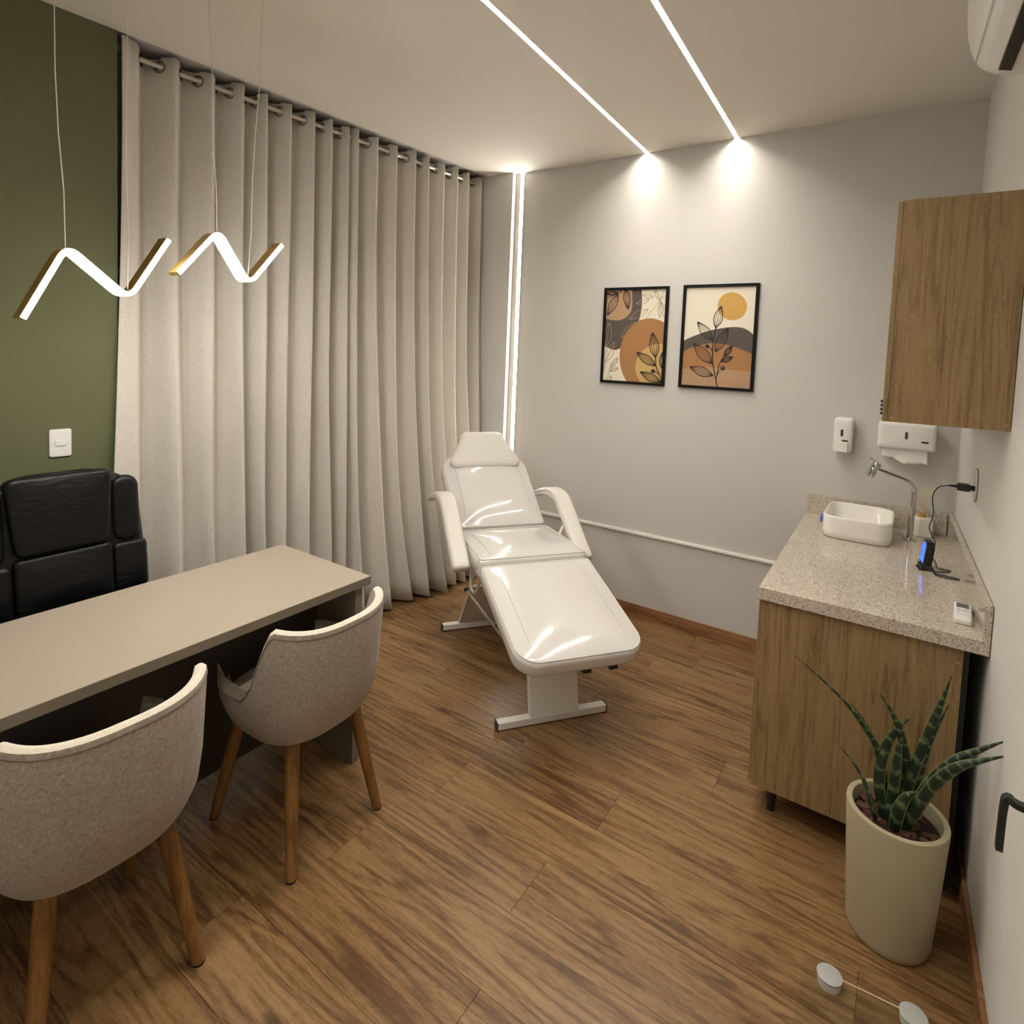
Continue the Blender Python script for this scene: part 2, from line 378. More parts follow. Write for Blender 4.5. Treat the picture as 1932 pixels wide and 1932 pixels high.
struct(bb.build('baseboard_back', 'base_wood', smooth=False, bevel=0.002))
def rwbox(ya, yb, o0, o1, z0, z1):
    return MB().loft([[(RW(ya, o1), ya, z), (RW(ya, o0), ya, z), (RW(yb, o0), yb, z), (RW(yb, o1), yb, z)] for z in (z0, z1)])
struct(rwbox(-1.92, -0.02, 0.0, 0.014, 0.0, 0.075).build('baseboard_right', 'base_wood', smooth=False, bevel=0.002))
tr = MB().box(0.30, 2.245, -0.012, 0.0, 0.524, 0.546).box(0.30, 2.245, -0.017, -0.012, 0.528, 0.542)
struct(tr.build('trim_1', 'white', smooth=False, bevel=0.002))
# door in the right wall beside the camera, with its black lever
dr = struct(rwbox(-2.80, -1.94, 0.0, 0.006, 0.004, 2.12).build('door_1', 'white_wall', smooth=False)); dr['_o'] = (0, 0, 0)
yh = -2.09
hp = bez([(RW(yh-0.01, 0.006), yh-0.012, 0.848), (RW(yh, 0.052), yh-0.006, 0.848), (RW(yh, 0.066), yh-0.001, 0.852), (RW(yh, 0.071), yh+0.001, 0.832), (RW(yh, 0.072), yh+0.004, 0.745)], 5)
hd = MB()
rings = []
for i, p in enumerate(hp):
    d = (hp[min(i+1, len(hp)-1)]-hp[max(i-1, 0)]).normalized(); sd = Vector((0, 1, 0)); sd = (sd-sd.dot(d)*d).normalized(); n2 = d.cross(sd)
    rings.append([p+0.009*sx*sd+0.0055*sy*n2 for sx, sy in ((1, 1), (-1, 1), (-1, -1), (1, -1))])
hd.loft(rings).build('door_handle', 'black_plastic', dr, bevel=0.0015)
MB().lathe((0, 0, 0), [(0.001, 0), (0.024, 0), (0.024, 0.006), (0.001, 0.006)], 20)
ros = MB(); cxx = Vector((RW(yh, 0.006), yh-0.012, 0.848))
ros.loft([[cxx+Vector((-h, 0.024*math.cos(2*PI*k/20), 0.024*math.sin(2*PI*k/20))) for k in range(20)] for h in (0, 0.006)]).build('handle_rose', 'black_plastic', dr)

# ================================================================== LED STRIPS
def led(k, label):
    ya, yb = -0.004, YE+0.004; RC = 0.010
    t = thing('ceiling_led_strip', label, 'led light', (lx(k, -1.9), -1.9, H), 'recessed ceiling led strips')
    d = Vector((-LS, -1, 0)).normalized(); n = Vector((1, LS, 0)).normalized(); L = math.hypot(yb-ya, LS*(yb-ya)); o = Vector((lx(k, ya), ya, H))
    ch = MB()
    for q in (-1, 1): ch.frame_box(o+n*(q*(SW-0.0012)-0.0006)+Vector((0, 0, -0.0006)), d*L, n*0.0012, (0, 0, 0.022))
    ch.build('channel', 'alu', t, smooth=False)
    MB().frame_box(o+d*0.022-n*(SW-0.002)+Vector((0, 0, RC)), d*(L-0.022), n*2*(SW-0.002), (0, 0, 0.002)).build('diffuser', 'led', t, smooth=False)
    MB().frame_box(o-n*(SW-0.002)+Vector((0, 0, -0.0006)), d*0.0012, n*2*(SW-0.002), (0, 0, 0.022)).build('end_cap', 'white', t, smooth=False)
    return t
led(0, 'lit white led strip recessed in the ceiling, left one nearer the curtain')
led(1, 'lit white led strip recessed in the ceiling, right one nearer the wall cabinet')
t = thing('corner_led_strip', 'vertical lit led strip in the corner behind the treatment bed', 'led light', (0.305, 0, 0.0))
MB().box(0.288, 0.2915, -0.006, 0.0, 0.08, H-0.004).box(0.3185, 0.322, -0.006, 0.0, 0.08, H-0.004).build('channel', 'alu', t, smooth=False)
MB().box(0.2915, 0.3185, -0.005, -0.001, 0.08, H-0.004).build('diffuser', 'led_corner', t, smooth=False)

# ================================================================== CURTAIN
rod_off = -0.062; rod_z = 2.858
def warp(y): return y - 0.135*max(0.0, (y+2.34)/2.435)**2
t = thing('curtain_rod', 'brushed metal curtain rod running under the ceiling edge', 'curtain rod', (LW(-1.2, rod_off), -1.2, rod_z))
ya, yb = Y_GREEN-0.0+0.01, -0.048
MB().tube([(LW(ya, rod_off), ya, rod_z), (LW(yb, rod_off), yb, rod_z)], 0.0125, 14).build('rod', 'rod', t)
MB().tube([(LW(yb, rod_off)-0.001, yb-0.012, rod_z), (LW(yb, rod_off), yb, rod_z)], 0.026, 18).build('end_socket', 'rod', t)
MB().tube([(LW(ya, rod_off), ya, rod_z), (LW(ya, rod_off), ya+0.012, rod_z)], 0.026, 18).build('end_socket', 'rod', t)
top_f = [(-2.34, -2.287), (-2.19, -2.115), (-2.026, -1.95), (-1.881, -1.801), (-1.746, -1.686), (-1.61, -1.546), (-1.476, -1.39), (-1.353, -1.284), (-1.223, -1.171),
         (-1.16, -1.103), (-1.037, -0.935), (-0.864, -0.786), (-0.709, -0.602), (-0.583, -0.484), (-0.429, -0.324), (-0.275, -0.187), (-0.148, -0.067), (-0.008, 0.095)]
# where each front fold's far edge lands near the hem (None: straight down)
bot_e = [-2.30, -2.12, -1.94, -1.81, -1.706, -1.627, -1.445, -1.33, -1.225, -1.111, -0.88, -0.74, -0.60, -0.47, -0.36, -0.26, -0.16, -0.075]
def curtain(idx, label, hemlift):
    t = thing('curtain', label, 'curtain', (LW(-1.2, 0), -1.2, 0.0), 'linen curtain panels')
    rng = random.Random(3+idx[0])
    # control points: (y_top, y_bot, side)
    cps = []
    for n_, i in enumerate(idx):
        a, b = warp(top_f[i][0]), warp(top_f[i][1]); sh = bot_e[i]-b; hw = (b-a)/2
        yc = (a+b)/2; cps.append((yc, yc+sh, 1, hw))
        if n_ < len(idx)-1:
            c = warp(top_f[idx[n_+1]][0]); sh2 = bot_e[idx[n_+1]]-warp(top_f[idx[n_+1]][1])
            cps.append(((b+c)/2, (b+c)/2+(sh+sh2)/2, -1, (c-b)/2))
    # smooth curve through control points
    first = cps[0]; last = cps[-1]
    e0 = (-2.371, -2.54, 1.6, 0) if idx[0] == 0 else (first[0]-first[3]*1.8, first[1]-first[3]*2.6, -0.7, 0); e1 = (last[0]+last[3], last[1]+last[3], 0, 0)
    cps = [e0]+cps+[e1]
    fine = []
    SEG = 14
    amps = [1.0+rng.uniform(-0.25, 0.2) for _ in cps]
    for k in range(len(cps)-1):
        A, B = cps[k], cps[k+1]
        for q in range(SEG):
            f = q/SEG; s = 0.6*(0.5-0.5*math.cos(PI*f))+0.4*f
            # squarer folds: y advances mostly at the crests, x mostly between
            fy = f+0.02*math.sin(2*PI*f)
            fine.append((A[0]+(B[0]-A[0])*fy, A[1]+(B[1]-A[1])*fy, A[2]+(B[2]-A[2])*s, amps[k]+(amps[k+1]-amps[k])*f, k+f))
    fine.append((cps[-1][0], cps[-1][1], cps[-1][2], 1.0, len(cps)-1))
    Z0, Z1 = 0.022, rod_z+0.042
    NV = 26; rings = []
    for v in range(NV+1):
        f = v/NV; zz = Z1+(Z0-Z1)*f; ring = []
        for (yt, yb_, s, am, k) in fine:
            ff = f**2.6
            y = yt+(yb_-yt)*ff
            y += 0.010*math.sin(k*1.7+zz*2.3)*f
            amp = 0.043+(0.022+0.014*math.sin(k*0.9))*f*am
            offc = rod_off+ff*(0.075+0.080*max(0.0, min(1.0, (y+1.15)/0.65)))
            off = offc+s*amp+0.007*math.sin(k*2.9+zz*3.1)*f
            zt = zz+(0.006*math.sin(k*2.1)+(-0.006 if s < 0 else 0.003))*(1-f)**8 + (hemlift+0.008*math.sin(k*1.3))*f**10
            ring.append(Vector((LW(y, off), min(y, -0.056), zt)))
        rings.append(ring)
    mb = MB().loft(rings, False, False, closed=False)
    ob = mb.build('drape', 'curtain', t, ang=0)
    so = ob.modifiers.new('thick', 'SOLIDIFY'); so.thickness = 0.0025; so.offset = 0
    # hem line
    # eyelets where the cloth crosses the rod
    org = Vector(t['_o'])
    for k in range(1, len(cps)-2):
        A, B = cps[k], cps[k+1]; y = (A[0]+B[0])/2; c = Vector((LW(y, rod_off), y, rod_z))
        dirn = Vector((0.75*(1 if B[2] > A[2] else -1), 0.66, 0)).normalized()
        nrm = Vector((dirn.y, -dirn.x, 0)); e = MB(); R1, r1 = 0.0225, 0.0065; rg = []
        for i in range(20):
            a = 2*PI*i/20; rad = dirn*math.cos(a)+Vector((0, 0, 1))*math.sin(a)
            rg.append([c+rad*(R1+r1*math.cos(2*PI*j/6))+nrm*(r1*math.sin(2*PI*j/6)) for j in range(6)])
        rg.append(rg[0]); e.loft(rg, False, False).build('eyelet', 'eyelet', t)
    return t
curtain(list(range(0, 9)), 'long beige linen eyelet curtain panel beside the green wall', 0.0)
curtain(list(range(9, 18)), 'long beige linen eyelet curtain panel behind the treatment bed', 0.0)

# ================================================================== DESK
DX0, DX1, DY0, DY1, DZ = 0.372, 0.948, -3.43, -1.93, 0.75
t = thing('desk', 'long taupe laminate desk with dark front panel', 'desk', ((DX0+DX1)/2, (DY0+DY1)/2, 0))
tp = box(DX0, DX1, DY0, DY1, DZ-0.033, DZ).build('desk_top', 'desk', t, smooth=False, bevel=0.0012)
MB().box(DX1, DX1+0.0012, DY0, DY1, DZ-0.032, DZ-0.001).build('edge_band', 'desk_edge', tp, smooth=False)
for ya in (DY1-0.062, DY0+0.03):
    box(DX0+0.03, DX1-0.014, ya, ya+0.034, 0.0, DZ-0.033).build('side_panel', 'desk_edge', t, smooth=False, bevel=0.001)
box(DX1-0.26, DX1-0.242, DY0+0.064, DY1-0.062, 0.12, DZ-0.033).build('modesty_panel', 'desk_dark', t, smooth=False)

# ================================================================== OFFICE CHAIR
ox, oy = 0.13, -2.70
t = thing('office_chair', 'black leather executive office chair behind the desk', 'chair', (ox+0.12, oy, 0))
tilt = 0.13
e3 = Vector((math.cos(tilt), 0, math.sin(tilt))); e2v = Vector((-math.sin(tilt), 0, math.cos(tilt))); e1v = Vector((0, -1, 0))
fr = planar((ox+0.06, oy, 0.50), (0, 1, 0), e2v, e3)      # u: +y, v: up, h: towards the desk
def shell_ol(w0, w1, h, r):
    pts = [(w0*0.93, 0.0), (w0, 0.12), (w0-0.002, 0.30), (w1+0.006, h-0.16), (w1-0.012, h-0.085), (w1-0.055, h-0.035), (w1-0.12, h-0.012), (0.10, h), (0, h+0.002)]
    full = [(a, b) for a, b in pts]+[(-a, b) for a, b in reversed(pts[:-1])]
    c = [(p.x, p.y) for p in bez([(a, b, 0) for a, b in full], 3)]
    return c
body = pillow(shell_ol(0.272, 0.252, 0.66, 0.1), 0.080, 0.035, fr, 0.0).build('backrest', 'leather', t)
def panel(name, us, vs, th, h0, r, crown, rr=0.03, tp=0.0):
    hx, hy = (us[1]-us[0])/2, (vs[1]-vs[0])/2
    ol = rrect(hx, hy, min(rr, hx*0.9, hy*0.9), 4, (us[0]+us[1])/2, (vs[0]+vs[1])/2)
    ol = [(u*(1-tp*(vs[1]-v)/(vs[1]-vs[0])), v) for u, v in ol]
    f2 = planar(fr(0, 0, h0), (0, 1, 0), e2v, e3)
    return pillow(ol, th, r, f2, crown, 5, 56).build(name, 'leather', body)
panel('headrest_panel', (-0.168, 0.158), (0.385, 0.657), 0.056, 0.050, 0.018, 0.012, 0.03, 0.14)
panel('lumbar_panel', (-0.150, 0.146), (0.186, 0.383), 0.050, 0.05, 0.016, 0.010, 0.016)
panel('lower_panel', (-0.150, 0.146), (0.0, 0.184), 0.050, 0.05, 0.016, 0.010, 0.016)
for s in (-1, 1):
    a, b = (0.151, 0.249) if s > 0 else (-0.252, -0.166)
    panel('side_bolster', (a, b), (0.372, 0.622), 0.046, 0.05, 0.022, 0.004, 0.045)
    a, b = (0.147, 0.266) if s > 0 else (-0.268, -0.151)
    panel('side_bolster', (a, b), (0.186, 0.370), 0.047, 0.05, 0.018, 0.005, 0.02)
    panel('side_bolster', (a, b), (0.01, 0.184), 0.047, 0.05, 0.018, 0.005, 0.02)
fs = planar((ox+0.33, oy, 0.42), (0, -1, 0), (1, 0, 0), (0, 0, 1))
pillow(rrect(0.25, 0.24, 0.07), 0.11, 0.045, fs, 0.02).build('seat', 'leather', t)
for s in (-1, 1):
    MB().tube(bez([(ox+0.12, oy+s*0.285, 0.47), (ox+0.13, oy+s*0.295, 0.60), (ox+0.20, oy+s*0.295, 0.645), (ox+0.42, oy+s*0.29, 0.64)], 5), 0.02, 10).build('armrest', 'black_plastic', t)
MB().lathe((ox+0.3, oy, 0), [(0.03, 0.09), (0.03, 0.25), (0.018, 0.25), (0.018, 0.43)], 16).build('gas_column', 'black_plastic', t)
for k in range(5):
    a = 2*PI*k/5+0.3; d = Vector((math.cos(a), math.sin(a), 0)); c = Vector((ox+0.3, oy, 0))
    lg = MB().tube([c+d*0.02+Vector((0, 0, 0.11)), c+d*0.25+Vector((0, 0, 0.065))], [0.026, 0.016], 8).build('base_arm', 'black_plastic', t)
    n = Vector((-d.y, d.x, 0)); p = c+d*0.245
    MB().tube([p-n*0.018+Vector((0, 0, 0.027)), p+n*0.018+Vector((0, 0, 0.027))], 0.026, 14).build('caster', 'black_plastic', lg)

# ================================================================== GUEST CHAIRS
def guest_chair(loc, rot, label):
    """local: +x is the back of the chair, seat opens to -x"""
    t = thing('guest_chair', label, 'chair', (0, 0, 0), 'upholstered tub chairs at the desk')
    NA = 56; A = 2.25
    def plan(th, k):                       # superellipse tub, k scales it
        c, s = math.cos(th), math.sin(th); e = 0.72
        x = 0.232*math.copysign(abs(c)**e, c); yv = 0.237*math.copysign(abs(s)**e, s)
        if c < 0: x *= 1.0
        return Vector((x*k, yv*k, 0))
    def top(th):
        a = abs(th)
        f = max(0.0, min(1.0, (a-0.95)/0.62)); f = f*f*(3-2*f)
        return 0.788-0.012*math.cos(2*th)-0.25*f-0.02*max(0.0, a-1.57)
    rings = []; rim = []; seam = []
    for i in range(NA+1):
        th = -A+2*A*i/NA; zt = top(th); n = Vector((math.cos(th), math.sin(th), 0))
        tw = 0.034
        lean = 0.035*max(0.0, math.cos(th))
        def P_(z, ins=0.0):
            f = (z-0.36)/(0.80-0.36)
            k = 0.74+0.26*min(1.0, max(0.0, (z-0.383)/0.12))**0.5
            q = plan(th, k)+n*(lean*f-ins); q.z = z; return q
        prof = [P_(0.384), P_(0.393), P_(0.41), P_(0.435), P_(0.48), P_(0.56), P_(0.56+(zt-0.56)*0.5 if zt > 0.6 else 0.58), P_(zt-0.02)]
        prof += [P_(zt-0.006, 0.003), P_(zt, 0.012), P_(zt+0.001, tw*0.5), P_(zt, tw-0.012), P_(zt-0.006, tw-0.003), P_(zt-0.025, tw), P_(0.54, tw), P_(0.46, tw), P_(0.41, tw)]
        rings.append(prof)
    # split faces: rim is a lighter welt
    m = MB(); np_ = len(rings[0])
    m.loft([[r[j] for r in rings] for j in range(0, 9)], False, False, closed=False)
    m.loft([[r[j] for r in rings] for j in range(12, np_)], False, False, closed=False)
    for e in (0, -1):
        vs = rings[e]; m.add(vs, [tuple(range(len(vs)))])
    m.build('shell', 'chair_fabric', t, ang=0.9)
    MB().loft([[r[j] for r in rings] for j in range(8, 13)], False, False, closed=False).build('rim', 'chair_rim', t, ang=0)
    MB().tube([r[7]+Vector((math.cos(-A+2*A*i/NA), math.sin(-A+2*A*i/NA), 0))*0.0004 for i, r in enumerate(rings)], 0.0013, 5).build('seam', 'seam', t)
    # seat: base bowl plus cushion
    ol = []
    for i in range(40):
        th = 2*PI*i/40; q = plan(th, 0.76); ol.append((q.x, q.y))
    pillow(ol, 0.06, 0.015, planar((0, 0, 0.381), (1, 0, 0), (0, 1, 0), (0, 0, 1))).build('seat_base', 'chair_fabric', t)
    ol = []
    for i in range(40):
        th = 2*PI*i/40; q = plan(th, 0.84); ol.append((q.x-0.012, q.y*0.99))
    pillow(ol, 0.085, 0.03, planar((0, 0, 0.405), (1, 0, 0), (0, 1, 0), (0, 0, 1)), 0.012).build('seat_cushion', 'chair_fabric', t)
    for sx in (-1, 1):
        for sy in (-1, 1):
            a = Vector((sx*0.135, sy*0.125, 0.39)); b = Vector((sx*0.212, sy*0.180, 0.0))
            if sx < 0: b.x = -0.21
            lg = MB().tube([a, a+(b-a)*0.5, b], [0.0235, 0.0205, 0.016], 14).build('leg', 'leg_wood', t)
            MB().tube([b, b+Vector((0, 0, 0.006))], 0.0164, 14).build('foot_pad', 'black_plastic', lg)
    t.location = loc; t.rotation_euler = (0, 0, rot)
    return t
guest_chair((0.968, -2.268, 0), 0.02, 'grey fabric tub chair with wooden legs nearest the treatment bed')
guest_chair((0.978, -2.908, 0), -0.03, 'grey fabric tub chair with wooden legs in the bottom left corner')

# ================================================================== TREATMENT BED
BO = Vector((1.42, -1.255, 0)); ba = Vector((-0.8, 0.6, 0)); bb_ = Vector((0.6, 0.8, 0)); bz = Vector((0, 0, 1))
def BP(s, l, z): return BO+ba*s+bb_*l+bz*z
t = thing('treatment_bed', 'glossy white vinyl reclining treatment bed on white steel base', 'bed', BO)
def cushion(name, s0, z0, s1, z1, ol, th, r, m, crown, pip=True):
    e1 = (ba*(s1-s0)+bz*(z1-z0)).normalized(); e3 = e1.cross(-bb_).normalized()
    if e3.z < 0: e3 = -e3
    o = BP(s0, 0, z0)-e3*th; f = planar(o, e1, -bb_, e3)
    ob = pillow(ol, th, r, f, crown, 9, 96, 3.5).build(name, m, t, ang=0)
    if pip:
        c = inset(ol, r*0.45); pts = [f(u, v, th-r*0.12) for u, v in c]; pts.append(pts[0]); pts.append(pts[1])
        MB().tube(pts, 0.0032, 6, caps=False).build('piping', 'vinyl_matte', ob)
        # stitched seams that divide the centre panel from the two side borders
        us = [p[0] for p in ol]; vm = max(p[1] for p in ol)-0.075
        for s in (-1, 1):
            u0, u1 = min(us)+0.03, max(us)-0.03
            MB().tube([f(u0+(u1-u0)*k/12, s*vm, th+crown*(1-abs(2*k/12-1)**3.5)*0.68-0.0003) for k in range(13)], 0.0012, 5).build('stitch', 'vinyl_matte', ob)
    return ob
def ol_(L, w0, w1, r0, r1, n=8):            # outline from u=0..L, half width w0..w1
    out = []
    for (u, v, a0, r) in ((L, w1, 0, r1), (0, w0, PI/2, r0), (0, -w0, PI, r0), (L, -w1, 3*PI/2, r1)):
        cu = u-r if u > 0 else u+r; cv = v-r if v > 0 else v+r
        for k in range(n+1):
            a = a0+PI/2*k/n; out.append((cu+r*math.cos(a), cv+r*math.sin(a)))
    return out
lgL = math.hypot(0.588, 0.172)
cushion('leg_cushion', -0.322, 0.457, 0.268, 0.634, ol_(lgL+0.012, 0.288, 0.288, 0.10, 0.025), 0.078, 0.024, 'vinyl', 0.016)
cushion('seat_cushion', 0.278, 0.660, 0.80, 0.648, ol_(0.515, 0.288, 0.275, 0.03, 0.03), 0.10, 0.024, 'vinyl', 0.016)
bkL = math.hypot(0.50, 0.335)
cushion('back_cushion', 0.795, 0.652, 1.295, 0.987, ol_(bkL, 0.268, 0.278, 0.025, 0.13), 0.085, 0.026, 'vinyl', 0.030)
hdL = math.hypot(0.155, 0.205)
ho = []
for p in ol_(hdL, 0.232, 0.15, 0.05, 0.055): ho.append(p)
cushion('headrest', 1.150, 0.930, 1.300, 1.133, ho, 0.062, 0.026, 'vinyl_matte', 0.004, False)
for s in (-1, 1):
    path = bez([BP(1.15, s*0.338, 0.742), BP(1.03, s*0.338, 0.788), BP(0.88, s*0.338, 0.826), BP(0.755, s*0.338, 0.818), BP(0.67, s*0.338, 0.762), BP(0.55, s*0.338, 0.668), BP(0.425, s*0.338, 0.575)], 6)
    rings = []
    for i, p in enumerate(path):
        d = (path[min(i+1, len(path)-1)]-path[max(i-1, 0)]).normalized(); nn = d.cross(bb_).normalized()
        if nn.z < 0: nn = -nn
        f = i/(len(path)-1); hw = 0.036+0.012*min(1, f*2.5); hh = 0.014+0.012*min(1, f*2)
        ends = [1.0]
        if i == 0: ends = [0.45, 0.85, 1.0]
        if i == len(path)-1: ends = [1.0, 0.88, 0.5]
        for q, e in enumerate(ends):
            o_ = 0.0 if e == 1.0 else (0.010 if e > 0.7 else 0.016)*(-1 if i == 0 else 1)
            rings.append([p+d*o_+bb_*u*e+nn*v*e for u, v in rrect(hw, hh, hh*0.85, 5)])
    a0 = MB().loft(rings).build('armrest', 'vinyl_matte', t, ang=1.2)
    MB().tube([p+bb_*(s*0.043)-Vector((0, 0, 0.012)) for p in path[3:]], 0.003, 6).build('piping', 'vinyl_matte', a0)
    MB().tube([BP(0.62, s*0.30, 0.69), BP(0.62, s*0.26, 0.60)], 0.011, 8).build('armrest_bracket', 'steel_white', a0)
# under frame
for s in (-1, 1):
    MB().frame_box(BP(0.29, s*0.20-0.012, 0.525), ba*0.50, bb_*0.024, bz*0.03).build('seat_rail', 'steel_white', t, smooth=False)
    e = (ba*0.5+bz*0.15).normalized()
    MB().frame_box(BP(-0.16, s*0.17-0.01, 0.418), e*0.44, bb_*0.02, bz*0.02).build('leg_rail', 'steel_white', t, smooth=False)
def bar(s, l0, l1):
    b = MB().frame_box(BP(s-0.02, l0, 0.004), ba*0.04, bb_*(l1-l0), bz*0.032).build('foot_bar', 'steel_white', t, smooth=False, bevel=0.003)
    for l in (l0-0.003, l1-0.001):
        MB().frame_box(BP(s-0.0205, l, 0.0), ba*0.041, bb_*0.004, bz*0.037).build('end_cap', 'black_plastic', b, smooth=False)
    return b
bar(0.0, -0.263, 0.265); bar(0.955, -0.30, 0.27)
MB().frame_box(BP(-0.018, -0.11, 0.036), ba*0.036, bb_*0.235, bz*0.44+ba*0.10).build('front_column', 'steel_white', t, smooth=False, bevel=0.002)
MB().frame_box(BP(0.937, -0.185, 0.036), ba*0.03, bb_*0.36, bz*0.30-ba*0.20).build('rear_column', 'steel_white', t, smooth=False, bevel=0.002)
for s in (-1, 1):
    MB().tube(bez([BP(0.955, s*0.195, 0.036), BP(0.85, s*0.195, 0.18), BP(0.745, s*0.195, 0.32), BP(0.72, s*0.195, 0.40), BP(0.72, s*0.195, 0.53)], 5), 0.0105, 10).build('rear_tube', 'steel_white', t)
    MB().tube([BP(0.745, s*0.215, 0.315), BP(0.075, s*0.19, 0.325), BP(0.065, s*0.115, 0.325)], 0.0055, 8).build('strut', 'rod', t)
    MB().tube([BP(0.755, s*0.20, 0.318), BP(0.755, s*0.228, 0.318)], 0.010, 10).build('pivot', 'black_plastic', t)
MB().tube(bez([BP(0.64, -0.22, 0.53), BP(0.64, -0.225, 0.42), BP(0.60, -0.225, 0.375), BP(0.54, -0.22, 0.40), BP(0.50, -0.2, 0.52)], 5), 0.007, 8).build('release_lever', 'steel_white', t)
for l in (0.0, 0.12):
    MB().frame_box(BP(-0.29, l, 0.372), ba*0.03, bb_*0.035, bz*0.018).build('rubber_stop', 'black_plastic', t, smooth=False)

# ================================================================== PENDANTS
def pendant(label, pts, wires):
    t = thing('pendant_lamp', label, 'pendant lamp', pts[1], 'zigzag pendant lamps')
    pts = [Vector(p) for p in pts]
    # rounded corners
    path = [pts[0]]
    for i in (1, 2):
        a, b, c = pts[i-1], pts[i], pts[i+1]; r = 0.040
        p0 = b+(a-b).normalized()*r; p2 = b+(c-b).normalized()*r
        for k in range(9):
            f = k/8; path.append((1-f)**2*p0+2*f*(1-f)*b+f*f*p2)
    path.append(pts[3])
    def sweep(x0, x1, n0, n1):
        rings = []
        for i, p in enumerate(path):
            d = (path[min(i+1, len(path)-1)]-path[max(i-1, 0)]).normalized(); n = Vector((1, 0, 0)).cross(d).normalized()
            if n.z < 0: n = -n
            rings.append([p+Vector((x, 0, 0))+n*q for x, q in ((x0, n0), (x1, n0), (x1, n1), (x0, n1))])
        return MB().loft(rings)
    sweep(-0.048, 0.0085, -0.0048, 0.0080).build('channel', 'gold', t, ang=0.5)
    sweep(-0.0475, 0.0110, -0.0080, -0.0048).build('diffuser', 'led_pendant', t, ang=0.5)
    sweep(0.0085, 0.0110, -0.0048, 0.0062).build('front_diffuser', 'led_pendant', t, ang=0.5)
    for p, q in ((path[0], path[1]), (path[-1], path[-2])):
        d = (p-q).normalized(); n = Vector((1, 0, 0)).cross(d).normalized()
        MB().frame_box(p-n*0.0082+Vector((-0.0482, 0, 0)), d*0.002, n*0.0164, (0.0594, 0, 0)).build('end_cap', 'gold', t, smooth=False)
    for (i, top) in zip((1, 2), wires):
        b = pts[i]+Vector((-0.004, 0, 0.0 if i == 2 else -0.012)); top = Vector((top[0], top[1], H))
        if i == 2: b = b+Vector((0, 0, 0.028))
        MB().tube([b+(top-b)*(k/6)+Vector((0, 0.004*math.sin(k*1.9)*(0 < k < 6), 0)) for k in range(7)], 0.0016, 6).build('suspension_cable', 'cable', t)
        MB().lathe((top.x, top.y, H), [(0.001, 0), (0.018, 0), (0.02, -0.012), (0.006, -0.02), (0.001, -0.02)], 16).build('ceiling_cup', 'white', t)
    return t
pendant('gold zigzag led pendant hanging against the green wall', [(0.56, -2.913, 1.697), (0.56, -2.806, 1.920), (0.56, -2.638, 1.780), (0.56, -2.518, 1.987)], [(0.60, -2.86), (0.60, -2.66)])
pendant('gold zigzag led pendant hanging in front of the curtain', [(0.56, -2.486, 1.880), (0.56, -2.346, 2.052), (0.56, -2.225, 1.874), (0.56, -2.089, 2.043)], [(0.53, -2.37), (0.66, -2.24)])

# ================================================================== LIGHT SWITCH on the green wall
sw = thing('light_switch', 'white single light switch on the green wall', 'light switch', (LW(-2.588), -2.588, 1.218))
pillow(rrect(0.037, 0.056, 0.008, 4), 0.008, 0.003, planar((LW(-2.588, 0.0), -2.588, 1.218), Vector((0.073, 1, 0)).normalized(), (0, 0, 1), Vector((1, -0.073, 0)).normalized())).build('plate', 'white', sw)
rk = pillow(rrect(0.019, 0.0115, 0.004, 3), 0.011, 0.002, planar((LW(-2.588, 0.0005), -2.588, 1.218), Vector((0.073, 1, 0)).normalized(), (0, 0, 1), Vector((1, -0.073, 0)).normalized())).build('rocker', 'white', sw)

